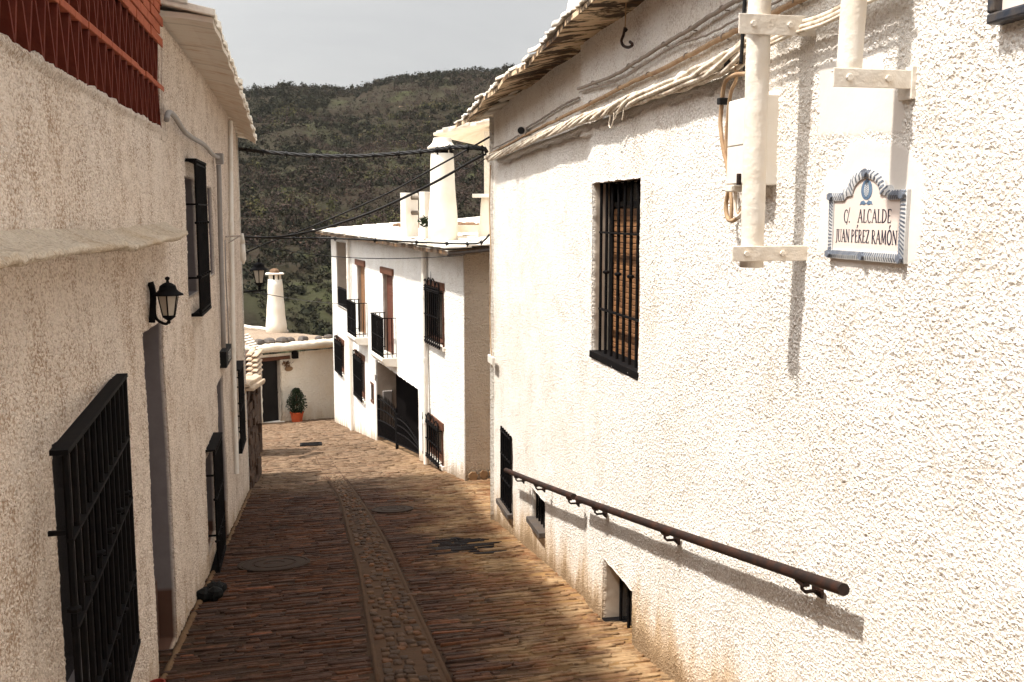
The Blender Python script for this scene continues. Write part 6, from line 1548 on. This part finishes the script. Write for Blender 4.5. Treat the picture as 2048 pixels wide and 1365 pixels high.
# ------------------------------------------------------------------ dark stone wall beyond the left houses
def stone_wall():
    a = WL.P(SEND + 0.02, 0, 0.0); b = on_street(523, 950)
    W = Wall(a, b, 1)
    if W.n[0] < 0: W = Wall(a, b, -1)
    e = thing('stone_wall', W.P(W.L / 2, float(zst(*W.P(W.L / 2, 0)[:2]))), 'dark dry-stone wall with tiled coping beyond the left houses', 'stone wall')
    g = random.Random(21); mb = MB()
    L = W.L; ztop = lambda s: W.px(505, 765)[1] * (1 - s / L) + at_y(522, 768, b[1])[2] * (s / L)
    mb.box(W.P(0, -3.4, -0.45), W.t3 * L, W.n3 * 0.42, [0, 0, min(ztop(0), ztop(L)) + 3.4])
    z = -2.9
    while z < ztop(0) - 0.05:
        hgt_ = g.uniform(0.08, 0.16); s = 0
        while s < L:
            w = g.uniform(0.15, 0.4); w = min(w, L - s)
            if z + hgt_ < ztop(s) + 0.02: mb.box(W.P(s + 0.008, z, -0.1), W.t3 * (w - 0.012), W.n3 * (0.08 + g.uniform(0.0, 0.05)), [0, 0, hgt_ - 0.014])
            s += w
        z += hgt_
    put('wall', mb, M['dark_stone'], e, bevel=0.012)
    # end face stones seen down the street
    tl = MB()
    for k in range(9):
        s = L * (k + 0.3) / 9
        zc = ztop(s)
        for j in range(2):
            c = W.P(s, zc + 0.02 + 0.05 * j, -0.20)
            pts = []
            for q in np.linspace(0, math.pi, 7): pts.append(c + W.t3 * 0.10 * math.cos(q) + np.array([0, 0, 0.06 * math.sin(q)]) + W.n3 * (0.30 - 0.05 * j))
            tl.prism(pts, -W.n3 * 0.55)
    put('coping', tl, M['coping'], e, bevel=0.006)
    # tiled hood stepping up to the end house
    hd = thing('tiled_porch', at_y(505, 760, 16.5), 'stack of whitewashed curved roof tiles stepping down beside the end house door', 'porch roof')
    t = MB(); 
    for row in range(6):
        for c in range(2):
            p = at_y(497 + c * 11, 712 + row * 10 + c * 3, 16.2 - 0.1 * row); r = 0.05
            pts = [p + np.array([r * math.cos(q), 0, r * 0.55 * math.sin(q)]) for q in np.linspace(0, math.pi, 7)]
            t.prism(pts, [g.uniform(-0.02, 0.02), 0.4, 0.06])
    put('tiles', t, M['coping'], hd, bevel=0.005)
    rg = MB()
    for k in range(8):
        p = at_y(489 + k * 3.8, 672 + k * 4.6, 17.6 - 0.1 * k); rg.tube([p - [0.07, 0, 0.01], p + [0.07, 0.03, 0.02]], 0.022, 8)
    put('ridge_tiles', rg, M['roof_white'], hd, bevel=0.005)
    bd = MB(); p = at_y(486, 770, 16.6); bd.box([p[0] - 0.6, 16.3, -3.6], [0.72, 0, 0], [0, 1.0, 0], [0, 0, at_y(486, 712, 16.6)[2] + 3.6]); put('pier', bd, M['dark_stone'], hd)
M['dark_stone'] = simple('dark_rubble', (0.055, 0.032, 0.022), 0.85, var=0.8, vs=7, c2=(0.11, 0.06, 0.035), bs=0.8, bd=0.02)
M['coping'] = simple('limed_tile', (0.48, 0.38, 0.28), 0.9, var=0.8, vs=9, c2=(0.33, 0.19, 0.10), bs=0.4, bd=0.01)
stone_wall()

# ================================================================== OVERHEAD CABLES
def cable(pts, r, label, twist=0, clips=0):
    P = spline([at_y(x, y, d) for x, y, d in pts], 10); mb = MB()
    if twist:
        n = len(P)
        for k in range(3):
            mb.tube([p + np.array([math.cos(i * 0.9 + k * 2.09) * 0.2, math.cos(i * 0.9 + k * 2.09) * 0.5, math.sin(i * 0.9 + k * 2.09)]) * r * 0.75 for i, p in enumerate(P)], r * 0.8, 6)
    else: mb.tube(P, r, 7)
    if clips:
        for i in range(5, len(P) - 3, clips):
            mb.tube([P[i] - [0.015, 0, r * 0.6], P[i] + [0.015, 0, r * 0.6]], r * 2.0, 7); mb.tube([P[i], P[i] - [0.0, 0, r * 3.2]], r * 0.6, 5)
    tag(put('overhead_cable', mb, M['cable_black'], smooth=True, origin=P[0]), label, 'cable', 'black cables strung across the street')
cable([(478, 298, 12.5), (520, 303, 12.2), (600, 310, 11.8), (700, 313, 11.2), (790, 308, 10.8), (860, 302, 10.4), (905, 295, 10.2), (962, 297, 10.0), (972, 302, 9.98)], 0.016, 'thickest twisted black cable, topmost of those crossing between the houses', True, 6)
cable([(978, 275, 9.9), (940, 297, 10.2), (880, 330, 10.7), (780, 385, 11.4), (680, 430, 12.0), (600, 463, 12.4), (540, 485, 12.5), (482, 510, 12.6)], 0.010, 'upper of two long slanting cables crossing the street', False)
cable([(968, 310, 9.95), (935, 328, 10.2), (860, 370, 10.7), (760, 418, 11.2), (680, 447, 11.6), (620, 464, 11.9), (550, 475, 12.2), (484, 474, 12.5)], 0.014, 'lower and thicker of two long slanting cables crossing the street', False)
cable([(482, 474, 12.5), (560, 477, 12.3), (660, 477, 12.0), (760, 481, 11.8), (860, 486, 11.7), (920, 488, 11.6), (960, 486, 11.5), (979, 470, 10.2)], 0.011, 'level black cable passing in front of the middle house roof', False, 8)
cable([(482, 487, 12.6), (560, 500, 12.4), (640, 511, 12.2), (730, 517, 12.1), (820, 517, 12.2), (900, 513, 12.3), (930, 510, 12.5)], 0.005, 'thin black cable crossing the upper facade of the middle house')
cable([(486, 580, 13.0), (540, 590, 14), (600, 600, 17), (665, 607, 22.5), (700, 610, 21.5)], 0.006, 'thin cable passing behind the end house chimney top')
cable([(915, 325, 10.6), (930, 338, 10.3), (950, 332, 10.1), (970, 318, 9.95)], 0.005, 'short slack cable loop near the corner of the right house')

# ================================================================== AIR
def haze():
    m = bpy.data.materials.new('hazy_air'); m.use_nodes = True; nt = m.node_tree; nt.nodes.clear()
    out = nt.nodes.new('ShaderNodeOutputMaterial'); v = nt.nodes.new('ShaderNodeVolumePrincipled')
    v.inputs['Color'].default_value = (0.88, 0.86, 0.82, 1); v.inputs['Density'].default_value = 0.00003
    nt.links.new(v.outputs[0], out.inputs['Volume'])
    mb = MB(); mb.box([-3600, -3600, -220], [7200, 0, 0], [0, 7200, 0], [0, 0, 420])
    tag(put('haze', mb, m), kind='stuff')
haze()

# ================================================================== LIGHT, SKY, CAMERA
EL, AZS = R(61.3), R(108)                                # sun direction: high, to the left
to_sun = Vector((-math.sin(AZS) * math.cos(EL), math.cos(AZS) * math.cos(EL), math.sin(EL)))
sd = bpy.data.lights.new('sun', 'SUN'); sd.energy = 3.2; sd.angle = R(2.2); sd.color = (1.0, 0.95, 0.875)
so = bpy.data.objects.new('sun', sd); COL.objects.link(so); so.rotation_euler = (-to_sun).to_track_quat('-Z', 'Y').to_euler(); so.location = (-10, 0, 30)
w = bpy.data.worlds.new('World'); scene.world = w; w.use_nodes = True
nt = w.node_tree; nt.nodes.clear()
out = nt.nodes.new('ShaderNodeOutputWorld'); bg = nt.nodes.new('ShaderNodeBackground'); nt.links.new(bg.outputs[0], out.inputs[0])
sky = nt.nodes.new('ShaderNodeTexSky'); sky.sky_type = 'NISHITA'; sky.sun_disc = False; sky.sun_elevation = EL; sky.sun_rotation = -AZS
sky.air_density = 1.0; sky.dust_density = 2.0
gen = nd(nt, 'TexCoord', out='Generated')
cn = noise(nt, scalev(nt, gen, (1.0, 1.0, 3.0)), 2.2, 6, 0.6, 0.4)
cloud = mixc(nt, rng_(nt, cn, 0.3, 0.7), (2.95, 2.98, 2.99), (3.75, 3.72, 3.66))
# the veiled sun lights up the thin cloud round it; away from it the overcast is duller
dt = nd(nt, 'VectorMath', {0: gen, 1: tuple(to_sun)}, out='Value', operation='DOT_PRODUCT')
glow = mth(nt, 'ADD', 0.89, mth(nt, 'MULTIPLY', mth(nt, 'POWER', mth(nt, 'MAXIMUM', dt, 0.0), 2.0), 4.4))
cloud = nd(nt, 'VectorMath', {0: cloud, 3: glow}, operation='SCALE')
colr = mixc(nt, rng_(nt, cn, 0.2, 0.45, 0.80, 0.95), sky.outputs[0], cloud)
nt.links.new(colr, bg.inputs['Color']); bg.inputs['Strength'].default_value = 0.100

cam = bpy.data.cameras.new('camera'); co = bpy.data.objects.new('camera', cam); COL.objects.link(co)
cam.sensor_width = 36; cam.lens = 36 * F / 2048; cam.clip_start = 0.05; cam.clip_end = 6000
co.location = CAM.tolist(); co.rotation_euler = (R(90) - PITCH, 0, 0)
scene.camera = co
scene.view_settings.view_transform = 'Standard'; scene.view_settings.look = 'None'; scene.view_settings.gamma = 1.0
scene.view_settings.exposure = 1.10
scene.cycles.use_denoising = True; scene.cycles.max_bounces = 5; scene.cycles.diffuse_bounces = 3; scene.cycles.use_adaptive_sampling = True; scene.cycles.adaptive_threshold = 0.02; scene.cycles.adaptive_min_samples = 24
scene.render.film_transparent = False
